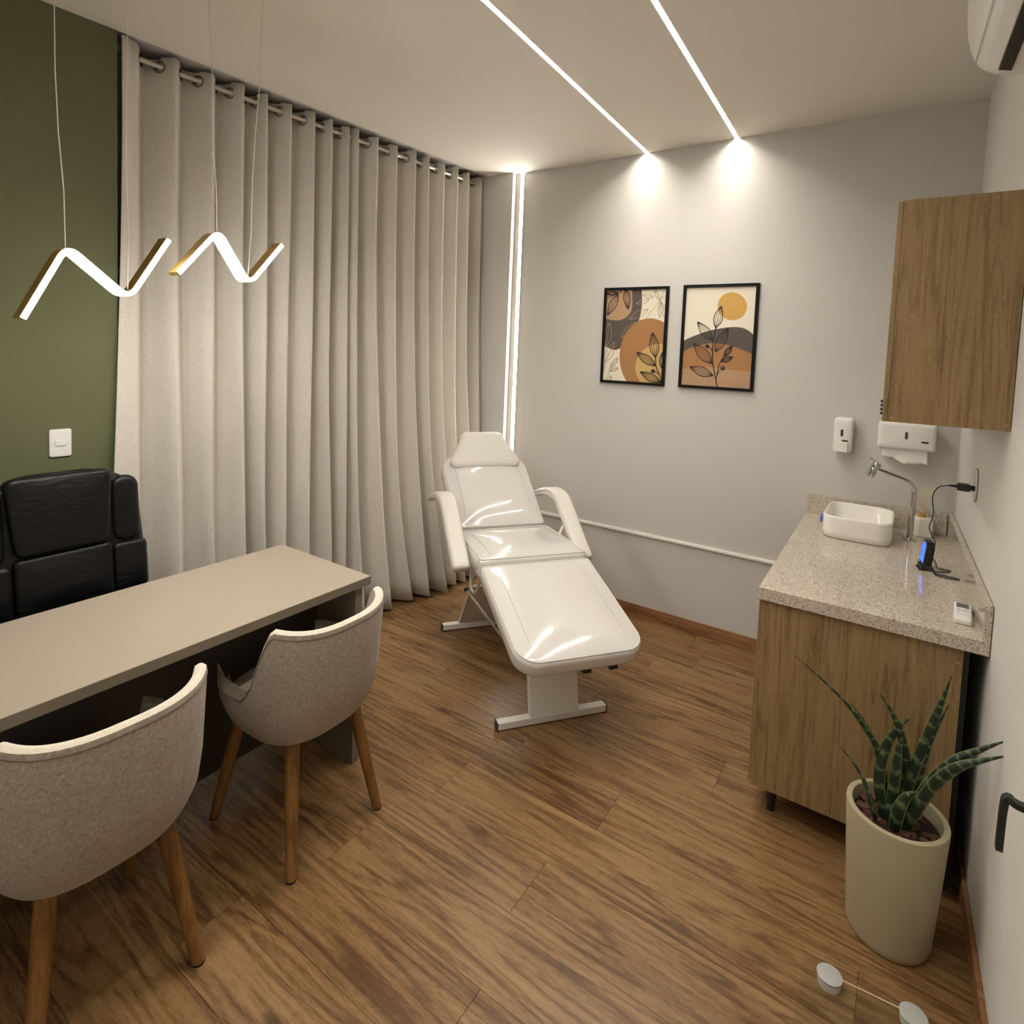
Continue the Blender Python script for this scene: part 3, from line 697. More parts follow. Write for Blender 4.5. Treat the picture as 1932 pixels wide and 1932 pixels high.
# ================================================================== PICTURES
def clip01(poly):
    for ax, val, sgn in ((0, 0, 1), (0, 1, -1), (1, 0, 1), (1, 1, -1)):
        out = []
        for i in range(len(poly)):
            a, b = poly[i-1], poly[i]; ia = (a[ax]-val)*sgn >= 0; ib = (b[ax]-val)*sgn >= 0
            if ia != ib:
                f = (val-a[ax])/(b[ax]-a[ax]); out.append((a[0]+f*(b[0]-a[0]), a[1]+f*(b[1]-a[1])))
            if ib: out.append(b)
        poly = out
        if not poly: return []
    return poly
def picture(x0, x1, z0, z1, label, corners, draw):
    t = thing('picture_frame', label, 'picture', ((x0+x1)/2, 0, (z0+z1)/2), 'framed botanical prints')
    fw = 0.017; D = 0.022
    for nm, b in (('frame_rail', (x0, x1, z1-fw, z1)), ('frame_rail', (x0, x1, z0, z0+fw)), ('frame_rail', (x0, x0+fw, z0+fw, z1-fw)), ('frame_rail', (x1-fw, x1, z0+fw, z1-fw))):
        MB().box(b[0], b[1], -D, -0.0005, b[2], b[3]).build(nm, 'frame_black', t, smooth=False, bevel=0.001)
    X0, X1, Z0, Z1 = x0+fw, x1-fw, z0+fw, z1-fw
    (tlx, tly), (trx, try_), (brx, bry), (blx, bly) = corners
    def uv(x, y):
        u = v = 0.5
        for _ in range(6):
            xl = tlx+(blx-tlx)*v; xr = trx+(brx-trx)*v; u = (x-xl)/(xr-xl)
            yt = tly+(try_-tly)*u; yb = bly+(bry-bly)*u; v = (y-yt)/(yb-yt)
        return (u, v)
    mats = ['p_cream']; mb = MB(); lay = [0]
    def mi(m):
        if m not in mats: mats.append(m)
        return mats.index(m)
    def poly(pts, m, raw=False):
        q = clip01(pts if raw else [uv(*p) for p in pts])
        if len(q) < 3: return
        lay[0] += 1; yv = -0.010-0.00004*lay[0]
        vs = [(X0+u*(X1-X0), yv, Z1-v*(Z1-Z0)) for u, v in q]
        mb.add(vs, [tuple(range(len(vs)))], mi(m))
    def line(pts, m, wd=0.0016, taper=False):
        q = [uv(*p) for p in pts]; c = [Vector((X0+u*(X1-X0), 0, Z1-v*(Z1-Z0))) for u, v in q]
        c = [Vector((p.x, 0, p.z)) for p in bez(c, 5)] if len(c) > 2 else c
        lay[0] += 1; yv = -0.010-0.00004*lay[0]; L = []; R_ = []
        for i, p in enumerate(c):
            d = (c[min(i+1, len(c)-1)]-c[max(i-1, 0)]).normalized(); n = Vector((-d.z, 0, d.x)); k = wd*(1-0.5*i/len(c) if taper else 1)
            for lst, s in ((L, 1), (R_, -1)):
                e = p+n*s*k*1.35; lst.append((min(X1, max(X0, e.x)), yv, min(Z1, max(Z0, e.z))))
        vs = L+R_; n_ = len(L)
        mb.add(vs, [(i, i+1, n_+i+1, n_+i) for i in range(n_-1)], mi(m))
    def leaf(b, tp, m='p_black', wd=0.30, veins=2, lw=0.0013):
        b = Vector((b[0], b[1])); e = Vector((tp[0], tp[1])); d = e-b; n = Vector((-d.y, d.x))*wd*0.5
        for k in range(-veins, veins+1):
            q = k/veins if veins else 0
            line([b+n*0, b+d*0.28+n*q*0.85, b+d*0.55+n*q, b+d*0.85+n*q*0.45, e], m, lw*(1.25 if abs(q) == 1 else 0.7))
    def disc(c, r, m, n=28): poly([(c[0]+r[0]*math.cos(2*PI*k/n), c[1]+r[1]*math.sin(2*PI*k/n)) for k in range(n)], m)
    poly([(0, 0), (1, 0), (1, 1), (0, 1)], 'p_cream', True)
    draw(poly, line, leaf, disc)
    mb.build('print', mats, t, smooth=False)
    return t
def art_a(poly, line, leaf, disc):
    def cur(p): return [(q.x, q.y) for q in bez([(a, b, 0) for a, b in p], 5)]
    poly([(200, 225)]+cur([(578, 225), (580, 400), (548, 560), (500, 650), (425, 760), (375, 815), (310, 837), (240, 812), (190, 790)]), 'p_dark')
    poly([(200, 225)]+cur([(487, 225), (487, 400), (468, 470), (420, 520), (340, 547), (200, 530)]), 'p_tan')
    disc((655, 905), (295, 380), 'p_brown', 40); disc((745, 1010), (233, 235), 'p_yel', 36)
    for b, e in (((350, 290), (240, 497)), ((425, 235), (447, 437)), ((345, 275), (225, 292))): leaf(b, e, 'p_black', 0.30, 2, 0.0017)
    line([(430, 225), (345, 285), (225, 335)], 'p_black', 0.0018); 
    for q in ([(800, 240), (735, 370), (630, 510), (560, 620)], [(800, 300), (750, 360), (800, 460)]): line(q, 'p_line', 0.0011)
    for b, e in (((745, 345), (700, 250)), ((690, 320), (585, 300)), ((650, 345), (525, 385)), ((640, 440), (455, 535)), ((760, 370), (745, 520)), ((755, 360), (795, 520)), ((560, 560), (375, 720))): leaf(b, e, 'p_line', 0.30, 1, 0.0009)
    for b, e in (((225, 800), (262, 570)), ((215, 960), (310, 760)), ((270, 1010), (345, 912)), ((260, 1045), (348, 1012))): leaf(b, e, 'p_line', 0.32, 1, 0.0010)
    line([(205, 1050), (225, 930), (300, 800)], 'p_line', 0.0011); line([(235, 1125), (255, 1040), (300, 960)], 'p_line', 0.0011); disc((272, 1108), (15, 18), 'p_line'); disc((272, 1108), (8, 10), 'p_cream'); disc((708, 258), (16, 18), 'p_line'); disc((708, 258), (8, 10), 'p_cream')
    line([(752, 1170), (740, 1085), (710, 1000), (703, 900)], 'p_black', 0.0022)
    for b, e in (((704, 910), (680, 665)), ((705, 992), (528, 858)), ((748, 1155), (560, 1050)), ((765, 1020), (775, 850))): leaf(b, e, 'p_black', 0.33, 2, 0.0016)
    line([(735, 1075), (700, 1048), (680, 1043)], 'p_black', 0.0015); disc((680, 1043), (17, 18), 'p_black')
def art_b(poly, line, leaf, disc):
    def cur(p): return [(q.x, q.y) for q in bez([(a, b, 0) for a, b in p], 6)]
    disc((1468, 405), (139, 134), 'p_sun', 40)
    poly(cur([(960, 758), (1100, 695), (1280, 635), (1480, 604), (1600, 625), (1700, 712)])+[(1720, 1250), (930, 1250)], 'p_dark')
    poly(cur([(960, 872), (1080, 805), (1290, 764), (1480, 795), (1690, 880)])+[(1720, 1250), (930, 1250)], 'p_brown')
    poly(cur([(940, 1030), (1080, 1005), (1220, 998), (1440, 1022), (1680, 1038)])+[(1720, 1250), (930, 1250)], 'p_tan')
    line([(1322, 1195), (1305, 1090), (1282, 960), (1280, 850), (1290, 730), (1312, 615)], 'p_black', 0.0024)
    line([(1315, 1110), (1330, 1020), (1362, 930), (1410, 860)], 'p_black', 0.0018)
    for b, e, w_ in (((1308, 620), (1365, 405), 0.36), ((1280, 740), (1130, 560), 0.36), ((1305, 850), (1430, 615), 0.32), ((1275, 965), (1092, 770), 0.36), ((1285, 1080), (1055, 1000), 0.34), ((1390, 890), (1468, 785), 0.34), ((1360, 942), (1472, 895), 0.36)):
        leaf(b, e, 'p_black', w_, 2, 0.0015)
    line([(1285, 880), (1268, 820), (1230, 796)], 'p_black', 0.0016); disc((1228, 796), (18, 19), 'p_black')
    line([(1325, 1075), (1345, 1030), (1378, 1004)], 'p_black', 0.0016); disc((1378, 1004), (20, 21), 'p_black'); disc((1376, 1000), (6, 7), 'p_tan')
picture(0.986, 1.414, 1.481, 2.092, 'black framed abstract leaf print in brown and charcoal, left one nearer the led corner', [(240, 258), (812, 240), (755, 1165), (193, 1130)], art_a)
picture(1.504, 1.932, 1.483, 2.095, 'black framed print of an ochre sun over hills with a black leafy branch', [(1020, 235), (1697, 207), (1627, 1203), (970, 1172)], art_b)

# ================================================================== VANITY
CT = 0.854
t = thing('vanity_cabinet', 'oak veneer base cabinet under the granite countertop', 'cabinet', (2.56, -0.65, 0))
cb = box(2.276, 2.852, -1.282, -0.012, 0.108, CT-0.047).build('body', 'cab_wood', t, smooth=False, bevel=0.001)
for k in range(3):
    ya = -1.27+k*0.42
    d = box(2.262, 2.2755, ya, ya+0.414, 0.114, CT-0.055).build('door', 'cab_wood', t, smooth=False, bevel=0.001)
    box(2.250, 2.262, ya+0.36, ya+0.372, 0.52, 0.64).build('handle', 'black_plastic', d, smooth=False, bevel=0.002)
box(2.852, 2.868, -1.265, -0.02, 0.02, CT-0.05).build('gap_shade_strip', 'black_plastic', t, smooth=False)  # black strip stands in for the shade in the gap beside the wall
for (x, y) in ((2.338, -1.215), (2.338, -0.12), (2.78, -1.215), (2.78, -0.12)):
    MB().lathe((x, y, 0), [(0.0145, 0), (0.0145, 0.004), (0.02, 0.106), (0.021, 0.109)], 14).build('leg', 'black_plastic', t)
for (x, z) in ((2.302, 0.79), (2.335, 0.455), (2.79, 0.455), (2.84, 0.76), (2.30, 0.115), (2.79, 0.27)):
    MB().loft([[(x+0.0052*math.cos(2*PI*k/12), -1.2822-h, z+0.0052*math.sin(2*PI*k/12)) for k in range(12)] for h in (0, 0.0006)]).build('screw_cap', 'plug_cap', t)
t = thing('granite_countertop', 'polished speckled granite countertop with low backsplash', 'countertop', (2.57, -0.65, CT))
ct = MB()
vs = [(2.243, -0.002), (2.262, -1.304), (RW(-1.304, 0.002), -1.304), (RW(-0.002, 0.002), -0.002)]
ct.loft([[(x, y, z) for x, y in vs] for z in (CT-0.045, CT)]).build('slab', 'granite', t, smooth=False, bevel=0.0025)
box(2.246, RW(-0.01, 0.024), -0.021, -0.001, CT, CT+0.107).build('back_splash', 'granite', t, smooth=False, bevel=0.0015)
rwbox(-1.302, -0.003, 0.002, 0.022, CT, CT+0.107).build('side_splash', 'granite', t, smooth=False, bevel=0.0015)

# basin
t = thing('vessel_basin', 'white ceramic rounded rectangular vessel basin', 'sink', (2.505, -0.275, CT))
mb = MB(); rings = []
def bring(hx, hy, r, z): return [(2.502+a, -0.275+b, CT+z) for a, b in rrect(hx, hy, r, 7)]
for hx, hy, r, z in ((0.132, 0.172, 0.062, 0.001), (0.138, 0.178, 0.065, 0.004), (0.141, 0.181, 0.067, 0.03), (0.1405, 0.1805, 0.067, 0.094), (0.140, 0.180, 0.067, 0.1015), (0.136, 0.176, 0.065, 0.104), (0.132, 0.172, 0.062, 0.1015), (0.129, 0.169, 0.06, 0.094), (0.120, 0.158, 0.05, 0.045), (0.10, 0.135, 0.05, 0.026), (0.05, 0.07, 0.03, 0.020), (0.012, 0.012, 0.010, 0.018)):
    rings.append(bring(hx, hy, r, z))
bs = mb.loft(rings).build('bowl', 'ceramic', t, ang=0)
MB().lathe((2.502, -0.275, CT+0.019), [(0.001, 0), (0.02, 0), (0.018, 0.004), (0.001, 0.005)], 16).build('drain', 'chrome', t)
tag(MB().loft([[(2.343+a, -0.135+b, CT+z) for a, b in rrect(0.016, 0.03, 0.004, 3)] for z in (0.0, 0.03)]).build('sponge', 'blue', None, bevel=0.003), 'small blue sponge peeking out behind the white basin', 'sponge')

# faucet
fx, fy = 2.708, -0.23
t = thing('basin_faucet', 'tall chrome faucet with a bent slanted spout', 'faucet', (fx, fy, CT))
MB().lathe((fx, fy, CT), [(0.001, 0), (0.027, 0), (0.027, 0.006), (0.022, 0.010), (0.0105, 0.012), (0.0105, 0.02)], 24).build('base', 'chrome', t)
pp = [(fx, fy, CT+0.008), (fx+0.001, fy, CT+0.10), (fx+0.003, fy, CT+0.19), (fx+0.004, fy, CT+0.222)]
pp = [Vector(p) for p in pp]+[p for p in bez([(fx+0.003, fy, CT+0.238), (fx-0.012, fy, CT+0.263), (fx-0.040, fy, CT+0.278), (fx-0.10, fy, CT+0.296), (fx-0.155, fy, CT+0.313)], 6)]
MB().tube(pp, 0.0118, 16).build('spout', 'chrome', t)
hd = Vector((fx-0.162, fy, CT+0.312)); ax = Vector((0.42, 0.0, 0.90)).normalized()
h_ = MB().tube([hd-ax*0.040, hd-ax*0.036, hd+ax*0.030, hd+ax*0.034], [0.016, 0.0185, 0.0185, 0.016], 16).build('spout_head', 'chrome', t)
MB().tube([hd+ax*0.028, hd+ax*0.040+Vector((-0.034, 0, 0.016))], 0.0042, 8).build('lever', 'chrome', h_)

# reed diffuser
rx, ry = 2.752, -0.092
t = thing('reed_diffuser', 'white hexagonal reed diffuser with pale sticks', 'diffuser', (rx, ry, CT))
hexr = [[(rx+r*math.cos(PI/3*k+0.35), ry+r*math.sin(PI/3*k+0.35), CT+z) for k in range(6)] for r, z in ((0.050, 0.0), (0.054, 0.004), (0.054, 0.086), (0.050, 0.090), (0.018, 0.0905), (0.016, 0.08))]
MB().loft(hexr).build('pot', 'ceramic', t, smooth=False, bevel=0.001)
MB().lathe((rx, ry, CT+0.08), [(0.013, 0), (0.015, 0.012), (0.015, 0.026), (0.011, 0.028), (0.010, 0.01)], 14).build('bottle_neck', 'amber', t)
for k in range(8):
    a = 2*PI*k/8+0.2; d = Vector((0.048*math.cos(a), 0.022*math.sin(a), 0.158-0.012*(k % 3)))
    b = Vector((rx-0.006*math.cos(a), ry-0.006*math.sin(a), CT+0.085))
    MB().tube([b, b+d], 0.0019, 5).build('reed', 'reed', t)

# desk clock with blue screen
kx, ky = 2.760, -0.655
t = thing('digital_clock', 'small black digital clock with glowing blue screen', 'clock', (kx, ky, CT))
e1 = Vector((0.30, -0.954, 0)).normalized(); en = Vector((-0.98, -0.17, 0.10)).normalized(); e1 = Vector((-en.y, en.x, 0)).normalized(); eu = en.cross(e1).normalized()
if eu.z < 0: eu = -eu
oc = Vector((kx, ky, CT+0.066))
f = planar(oc-en*0.009, e1, eu, en)
ol = [(0.034, -0.048), (0.034, 0.03), (0.022, 0.05), (-0.022, 0.05), (-0.034, 0.03), (-0.034, -0.048)]
body = MB().loft([[f(u*k, v*k, h) for u, v in ol] for k, h in ((0.9, -0.010), (1.0, -0.003), (1.0, 0.017), (0.95, 0.019))]).build('body', 'black_plastic', t, smooth=False)
MB().loft([[f(u*0.80, v*0.80, h) for u, v in ol] for h in (0.0185, 0.0196)]).build('screen', 'screen_blue', t, smooth=False)
st = MB().frame_box(oc-en*0.030-e1*0.032-Vector((0, 0, 0.066)), Vector((en.x, en.y, 0)).normalized()*0.056, e1*0.064, (0, 0, 0.006)).build('stand', 'black_plastic', t, smooth=False, bevel=0.002)
MB().frame_box(oc+en*0.010-e1*0.034-Vector((0, 0, 0.066)), Vector((en.x, en.y, 0)).normalized()*0.010, e1*0.068, (0, 0, 0.016)).build('stand_lip', 'black_plastic', t, smooth=False, bevel=0.002)
# power adapter in the socket and its cable
ys = -0.70
so = thing('wall_socket', 'white oval outlined power socket plate on the right wall', 'socket', (RW(ys), ys, 1.215))
fw_ = planar((RW(ys), ys, 1.222), Vector((-0.026, 1, 0)).normalized(), (0, 0, 1), (-1, 0, 0))
MB().loft([[fw_(u, v, h) for u, v in rrect(k, k2, k*0.98, 6)] for k, k2, h in ((0.040, 0.062, 0.0), (0.040, 0.062, 0.003), (0.036, 0.058, 0.005))]).build('plate', 'white', so, bevel=0)
c = rrect(0.040, 0.062, 0.039, 6); c.append(c[0]); c.append(c[1])
MB().tube([fw_(u, v, 0.0032) for u, v in c], 0.0022, 6, caps=False).build('outline_groove', 'grey_print', so)
t = thing('power_adapter', 'black plug adapter with thin cable in the wall socket', 'adapter', (RW(ys, 0.03), ys, 1.21))
MB().box(RW(ys, 0.060), RW(ys, 0.020), ys-0.022, ys+0.022, 1.196, 1.222).build('body', 'black_plastic', t, smooth=False, bevel=0.004)
MB().tube([(RW(ys, 0.022), ys, 1.209), (RW(ys, 0.005), ys, 1.209)], 0.010, 12).build('plug', 'black_plastic', t)
MB().tube([(RW(ys, 0.060), ys, 1.209), (RW(ys, 0.084), ys, 1.209)], [0.006, 0.0035], 10).build('strain_relief', 'black_plastic', t)
cz = CT+0.004
cab = bez([(RW(ys, 0.082), ys, 1.209), (RW(ys, 0.115), ys+0.01, 1.195), (RW(ys, 0.132), ys+0.01, 1.155), (RW(ys, 0.125), ys+0.0, 1.09), (RW(ys, 0.134), ys, 1.03), (RW(ys, 0.112), ys+0.01, 0.975), (RW(ys, 0.122), ys+0.02, 0.93), (RW(ys, 0.105), ys+0.01, 0.895), (2.80, -0.66, cz+0.01), (2.835, -0.63, cz), (2.842, -0.64, cz), (2.80, -0.685, cz), (2.79, -0.71, cz), (2.82, -0.715, cz), (2.862, -0.72, cz), (2.862, -0.735, cz), (2.82, -0.738, cz), (2.79, -0.72, cz), (2.785, -0.69, cz+0.01), (2.772, -0.665, cz+0.03)], 7)
MB().tube(cab, 0.0021, 6).build('cable', 'black_plastic', t)

# remote control
t = thing('remote_control', 'white air conditioner remote lying on the granite', 'remote', (2.877, -1.115, CT))
d = Vector((0.05, 1, 0)).normalized(); n = Vector((1, -0.05, 0)).normalized(); oc = Vector((2.853, -1.125, CT+0.0005))
f = planar(oc, n, d, (0, 0, 1))
bd = pillow(rrect(0.0235, 0.083, 0.008, 4), 0.018, 0.005, f, 0.001).build('body', 'white', t)
MB().loft([[f(a, b+0.048, h) for a, b in rrect(0.0165, 0.022, 0.003, 3)] for h in (0.0184, 0.0194)]).build('display', 'lcd', t)
for (a, b, hx, hy) in ((-0.009, 0.008, 0.005, 0.003), (0.006, 0.008, 0.006, 0.003), (0.0, -0.006, 0.004, 0.0035), (0.011, -0.004, 0.004, 0.0025), (-0.010, -0.008, 0.004, 0.0025)):
    MB().loft([[f(a+p, b+q, h) for p, q in rrect(hx, hy, min(hx, hy)*0.9, 3)] for h in (0.0184, 0.0197)]).build('button', 'pad_grey', t)
mb = MB()
for k in range(8): mb.loft([[f(-0.014+k*0.0037+p, -0.040+q, h) for p, q in rrect(0.0013, 0.0018, 0.0004, 2)] for h in (0.0188, 0.0192)])
mb.build('lettering', 'grey_print', t, smooth=False)

# ================================================================== WALL CABINET
t = thing('wall_cabinet', 'oak veneer wall cabinet hanging above the countertop', 'cabinet', (2.75, -0.9, 1.48))
UY = -1.30
MB().loft([[(2.608, UY, z), (RW(UY, 0.002), UY, z), (RW(-0.42, 0.002), -0.42, z), (2.608, -0.42, z)] for z in (1.483, 2.176)]).build('body', 'cab_wood', t, smooth=False, bevel=0.001)
for k in range(2):
    ya = UY+0.002+k*0.44
    d = box(2.593, 2.6075, ya, ya+0.436, 1.483, 2.174).build('door', 'cab_wood', t, smooth=False, bevel=0.001)
    if k == 0:
        for q in range(4):
            MB().lathe((2.5895, UY+0.05, 1.505+q*0.013), [(0.0005, -0.005), (0.0045, -0.003), (0.0045, 0.003), (0.0005, 0.005)], 8).build('beaded_pull', 'black_plastic', d)
for (x, z) in ((2.625, 2.15), (2.652, 1.818), (2.855, 1.818), (2.618, 1.495), (2.90, 1.50)):
    MB().loft([[(x+0.0055*math.cos(2*PI*k/12), UY-0.0003-h, z+0.0055*math.sin(2*PI*k/12)) for k in range(12)] for h in (0, 0.0006)]).build('screw_cap', 'plug_cap', t)

# ================================================================== DISPENSERS
def disp(name, label, cat, x0, x1, z0, z1, dp, r):
    t = thing(name, label, cat, ((x0+x1)/2, 0, (z0+z1)/2))
    f = planar(((x0+x1)/2, -0.0005, (z0+z1)/2), (1, 0, 0), (0, 0, 1), (0, -1, 0))
    pillow(rrect((x1-x0)/2, (z1-z0)/2, 0.014, 5), dp, r, f, 0.003).build('body', 'white', t, ang=0.9)
    return t, f
t, f = disp('soap_dispenser', 'white wall soap dispenser with square push bar', 'dispenser', 2.352, 2.437, 1.208, 1.386, 0.085, 0.016)
MB().loft([[f(a-0.004, b+0.012, h) for a, b in rrect(0.006, 0.018, 0.005, 4)] for h in (0.086, 0.0885)]).build('level_window', 'window_slot', t)
MB().loft([[f(a+0.011, b-0.027, h) for a, b in rrect(0.0135, 0.004, 0.0005, 2)] for h in (0.086, 0.0885)]).build('label_plate', 'black_plastic', t, smooth=False)
MB().loft([[f(a-0.004, b-0.060, h) for a, b in rrect(0.029, 0.024, 0.003, 3)] for h in (0.06, 0.105)]).build('push_bar', 'paper', t, bevel=0.002)
t, f = disp('towel_dispenser', 'white wide paper towel dispenser below the wall cabinet', 'dispenser', 2.546, 2.782, 1.258, 1.388, 0.10, 0.018)
MB().loft([[f(a+0.0, b+0.004, h) for a, b in rrect(0.006, 0.018, 0.0055, 4)] for h in (0.101, 0.1035)]).build('level_window', 'window_slot', t)
MB().loft([[f(a+0.075, b-0.021, h) for a, b in rrect(0.014, 0.004, 0.0005, 2)] for h in (0.1005, 0.103)]).build('label_plate', 'black_plastic', t, smooth=False)
rows_ = []
for j in range(7):
    fz = j/6; r_ = []
    for i in range(25):
        u = i/24; x = 2.568+0.185*u+0.006*fz*math.sin(u*9)
        bot = 1.212-0.022*u+0.008*math.sin(u*7.5+0.6)-0.006*abs(math.sin(u*15))
        z = 1.262+(bot-1.262)*fz
        r_.append(Vector((x, -0.060-0.018*fz-0.007*math.sin(u*11+fz*2)*fz, z)))
    rows_.append(r_)
pt = MB().loft(rows_, False, False, closed=False).build('paper_towel', 'paper', None, ang=0); pt.modifiers.new('s', 'SOLIDIFY').thickness = 0.0008
tag(pt, 'crumpled white paper towel hanging out of the towel dispenser', 'paper towel')

# ================================================================== AIR CONDITIONER
t = thing('air_conditioner', 'white split air conditioner high on the right wall', 'air conditioner', (RW(-2.0), -2.0, 2.38))
prof = [(0.0, 2.392), (0.03, 2.386), (0.075, 2.381), (0.115, 2.384), (0.150, 2.398), (0.178, 2.425), (0.196, 2.475), (0.203, 2.54), (0.204, 2.62), (0.198, 2.665), (0.18, 2.68), (0.0, 2.68)]
ye, yn = -1.60, -2.45
prof = [(q.x, q.y) for q in bez([(a, b, 0) for a, b in prof[:11]], 4)]+[prof[-1]]
def acring(y, k=1.0): return [(RW(y, o*k), y, 2.53+(z-2.53)*(1-(1-k)*0.6)) for o, z in prof]
MB().loft([acring(ye, 0.93), acring(ye-0.012, 0.985), acring(ye-0.03), acring(yn+0.03), acring(yn+0.012, 0.985), acring(yn, 0.93)]).build('body', 'white', t, ang=0.5)
MB().loft([[(RW(y, o), y, z) for o, z in ((0.110, 2.3795), (0.134, 2.3865), (0.134, 2.398), (0.110, 2.398))] for y in (ye-0.05, yn+0.05)]).build('air_slot', 'black_plastic', t, smooth=False)
MB().loft([[(RW(y, o), y, z) for o, z in ((0.1765, 2.4215), (0.1800, 2.4265), (0.1735, 2.430))] for y in (ye-0.02, yn+0.02)]).build('panel_gap', 'pad_grey', t, smooth=False)
MB().loft([[(RW(y, o), y, z) for o, z in ((0.136, 2.3885), (0.160, 2.4025), (0.158, 2.4065), (0.135, 2.394))] for y in (ye-0.045, yn+0.045)]).build('louver', 'white', t, smooth=False)

# ================================================================== PLANTER AND PLANT
px, py = 2.712, -1.512
t = thing('planter', 'tall beige cylindrical planter with bark chips beside the cabinet', 'planter', (px, py, 0))
MB().lathe((px, py, 0), [(0.096, 0.0), (0.103, 0.004), (0.107, 0.02), (0.121, 0.25), (0.1275, 0.368), (0.1265, 0.374), (0.122, 0.376), (0.112, 0.374), (0.110, 0.366), (0.107, 0.30)], 48).build('pot', 'pot', t, ang=0.9)
MB().lathe((px, py, 0), [(0.001, 0.336), (0.06, 0.338), (0.109, 0.333), (0.108, 0.30), (0.001, 0.30)], 32).build('soil', 'soil', t)
rng = random.Random(5)
for k in range(46):
    a = rng.uniform(0, 2*PI); r = 0.098*math.sqrt(rng.uniform(0.15, 1)); s = rng.uniform(0.014, 0.026)
    c = Vector((px+r*math.cos(a), py+r*math.sin(a), 0.340+rng.uniform(-0.002, 0.005)))
    rot = Matrix.Rotation(rng.uniform(0, 6), 3, 'Z') @ Matrix.Rotation(rng.uniform(-0.5, 0.5), 3, 'X')
    vs = []
    for z, q in ((-0.3, 0.8), (0.3, 0.75)):
        for i in range(6):
            aa = PI/3*i; vs.append(c+rot @ Vector((s*q*math.cos(aa)*rng.uniform(0.75, 1.15), s*0.62*q*math.sin(aa)*rng.uniform(0.75, 1.15), z*s*0.9)))
    MB().loft([vs[:6], vs[6:]]).build('bark_chip', 'bark', t, smooth=False)
t = thing('snake_plant', 'dark green banded snake plant growing in the beige planter', 'plant', (px, py, 0.338))
def leaf(pts, w, fold=0.35):
    path = bez(pts, 6); n = len(path); mb = MB(); rings = []; uvs = []
    for i, p in enumerate(path):
        f = i/(n-1); d = (path[min(i+1, n-1)]-path[max(i-1, 0)]).normalized()
        side = d.cross(Vector((0.35, 0.93, 0.1))).normalized(); nn = side.cross(d).normalized()
        ww = w*(0.75+0.5*math.sin(PI*min(1, f*1.5)*0.6))*(1-f**1.35)+0.0010
        row = []
        for j, (a, b) in enumerate(((-1, 0.35), (-0.5, 0.08), (0, 0.0), (0.5, 0.08), (1, 0.35), (0.5, -0.12), (0, -0.24), (-0.5, -0.12))):
            row.append(p+side*a*ww+nn*b*ww*1.3); uvs.append(((a+1)/2, f*sum((path[k+1]-path[k]).length for k in range(n-1))))
        rings.append(row)
    mb.loft(rings); mb.uv = uvs
    return mb.build('leaf', 'leaf', t, ang=0.9)
Z0 = 0.335
def L(x, z, y=-1.5): return (x, y, z)
leaf([L(2.69, Z0, -1.49), L(2.660, 0.50, -1.495), L(2.615, 0.578), L(2.546, 0.648), L(2.418, 0.734)], 0.012)
leaf([L(2.685, Z0, -1.50), L(2.664, 0.46, -1.49), L(2.63, 0.56, -1.48), L(2.57, 0.63, -1.47)], 0.011)
leaf([L(2.662, Z0, -1.53), L(2.640, 0.392, -1.52), L(2.612, 0.437), L(2.559, 0.494)], 0.010)
leaf([L(2.668, Z0, -1.545), L(2.650, 0.37, -1.545), L(2.640, 0.405, -1.54), L(2.633, 0.435, -1.54)], 0.007)
leaf([L(2.685, Z0, -1.52), L(2.661, 0.43, -1.51), L(2.670, 0.53), L(2.699, 0.608), L(2.726, 0.65)], 0.017)
leaf([L(2.705, Z0, -1.49), L(2.722, 0.49, -1.49), L(2.704, 0.595), L(2.680, 0.65), L(2.645, 0.699)], 0.016)
leaf([L(2.695, Z0, -1.53), L(2.698, 0.46, -1.53), L(2.703, 0.56, -1.525), L(2.712, 0.60, -1.52)], 0.016)
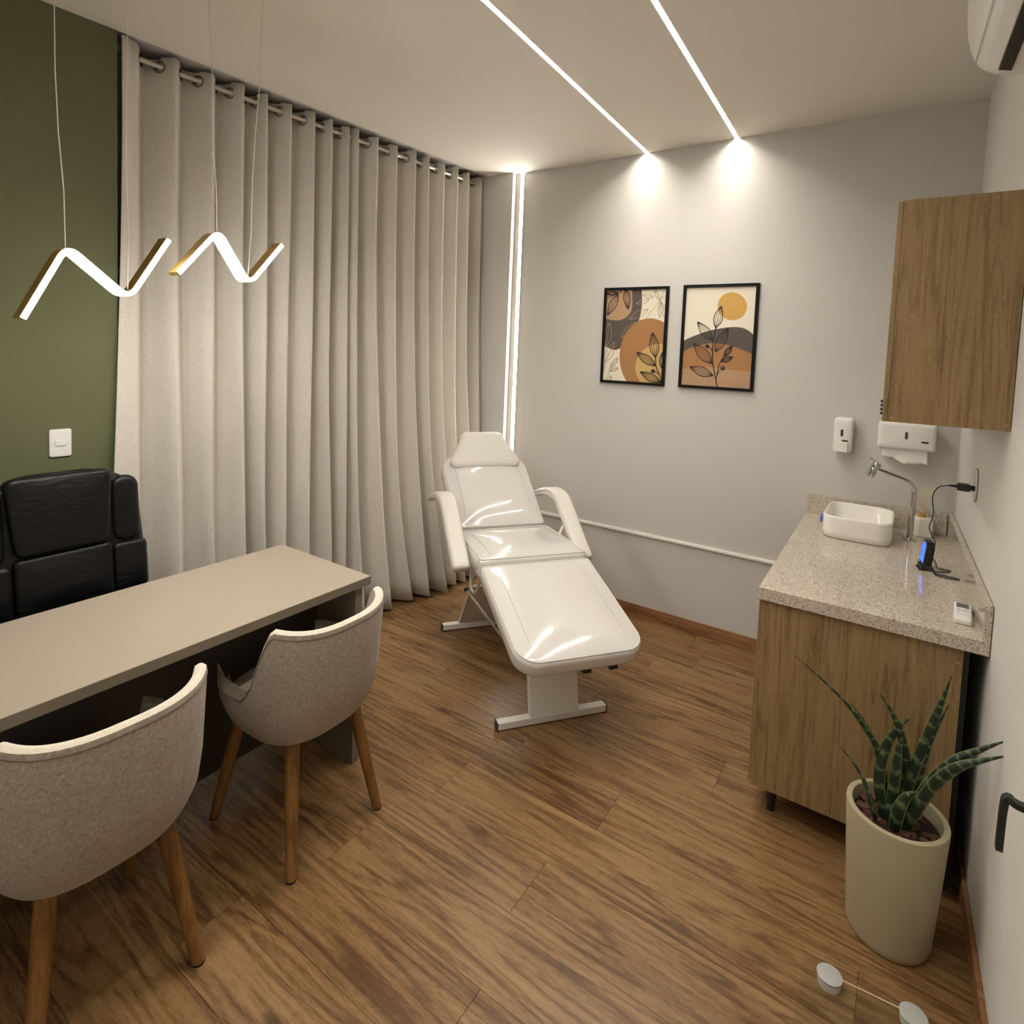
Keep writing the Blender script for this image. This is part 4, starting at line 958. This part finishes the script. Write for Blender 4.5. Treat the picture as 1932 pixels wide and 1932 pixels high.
leaf([L(2.715, Z0, -1.50), L(2.738, 0.48, -1.50), L(2.775, 0.643), L(2.795, 0.73), L(2.811, 0.807)], 0.015)
leaf([L(2.725, Z0, -1.49), L(2.758, 0.50, -1.49), L(2.775, 0.60), L(2.811, 0.724)], 0.013)
leaf([L(2.720, Z0, -1.545), (2.777, -1.575, 0.517), (2.825, -1.590, 0.614), (2.877, -1.590, 0.670), (2.926, -1.590, 0.716)], 0.0155)
leaf([L(2.730, Z0, -1.54), (2.777, -1.590, 0.511), (2.825, -1.610, 0.605), (2.876, -1.610, 0.650), (2.934, -1.610, 0.692)], 0.0155)
leaf([L(2.735, Z0, -1.52), L(2.765, 0.42, -1.52), L(2.80, 0.50, -1.515), L(2.85, 0.59, -1.51)], 0.013)
leaf([L(2.706, Z0, -1.555), L(2.712, 0.40, -1.565), L(2.730, 0.455, -1.565), L(2.755, 0.478, -1.56)], 0.018)

# ================================================================== GLASS SCALE
t = thing('bathroom_scale', 'clear glass bathroom scale with grey foot pads on the floor', 'scale', (2.68, -1.90, 0))
zg = 0.020
MB().loft([[(2.675+a, -1.905+b, z) for a, b in rrect(0.150, 0.155, 0.03, 6)] for z in (zg, zg+0.006)]).build('glass_plate', 'glass', t, bevel=0.001)
for (x, y) in ((2.589, -1.782), (2.775, -1.765), (2.589, -2.02), (2.775, -2.02)):
    MB().lathe((x, y, 0), [(0.001, 0.0), (0.027, 0.0), (0.028, 0.004), (0.0295, 0.0195)], 20).build('foot', 'white', t)
    MB().lathe((x, y, zg+0.006), [(0.001, 0), (0.031, 0), (0.031, 0.0012), (0.0295, 0.0018), (0.001, 0.0018)], 24).build('foot_pad', 'pad_grey', t)
MB().tube([(2.612, -1.780, zg+0.0075), (2.752, -1.767, zg+0.0075)], 0.0014, 6).build('trim_wire', 'reed', t)
MB().box(2.655, 2.71, -1.93, -1.88, 0.008, zg-0.0005).build('display_box', 'pad_grey', t, smooth=False, bevel=0.002)

for o in bpy.data.objects:
    if '_o' in o: del o['_o']
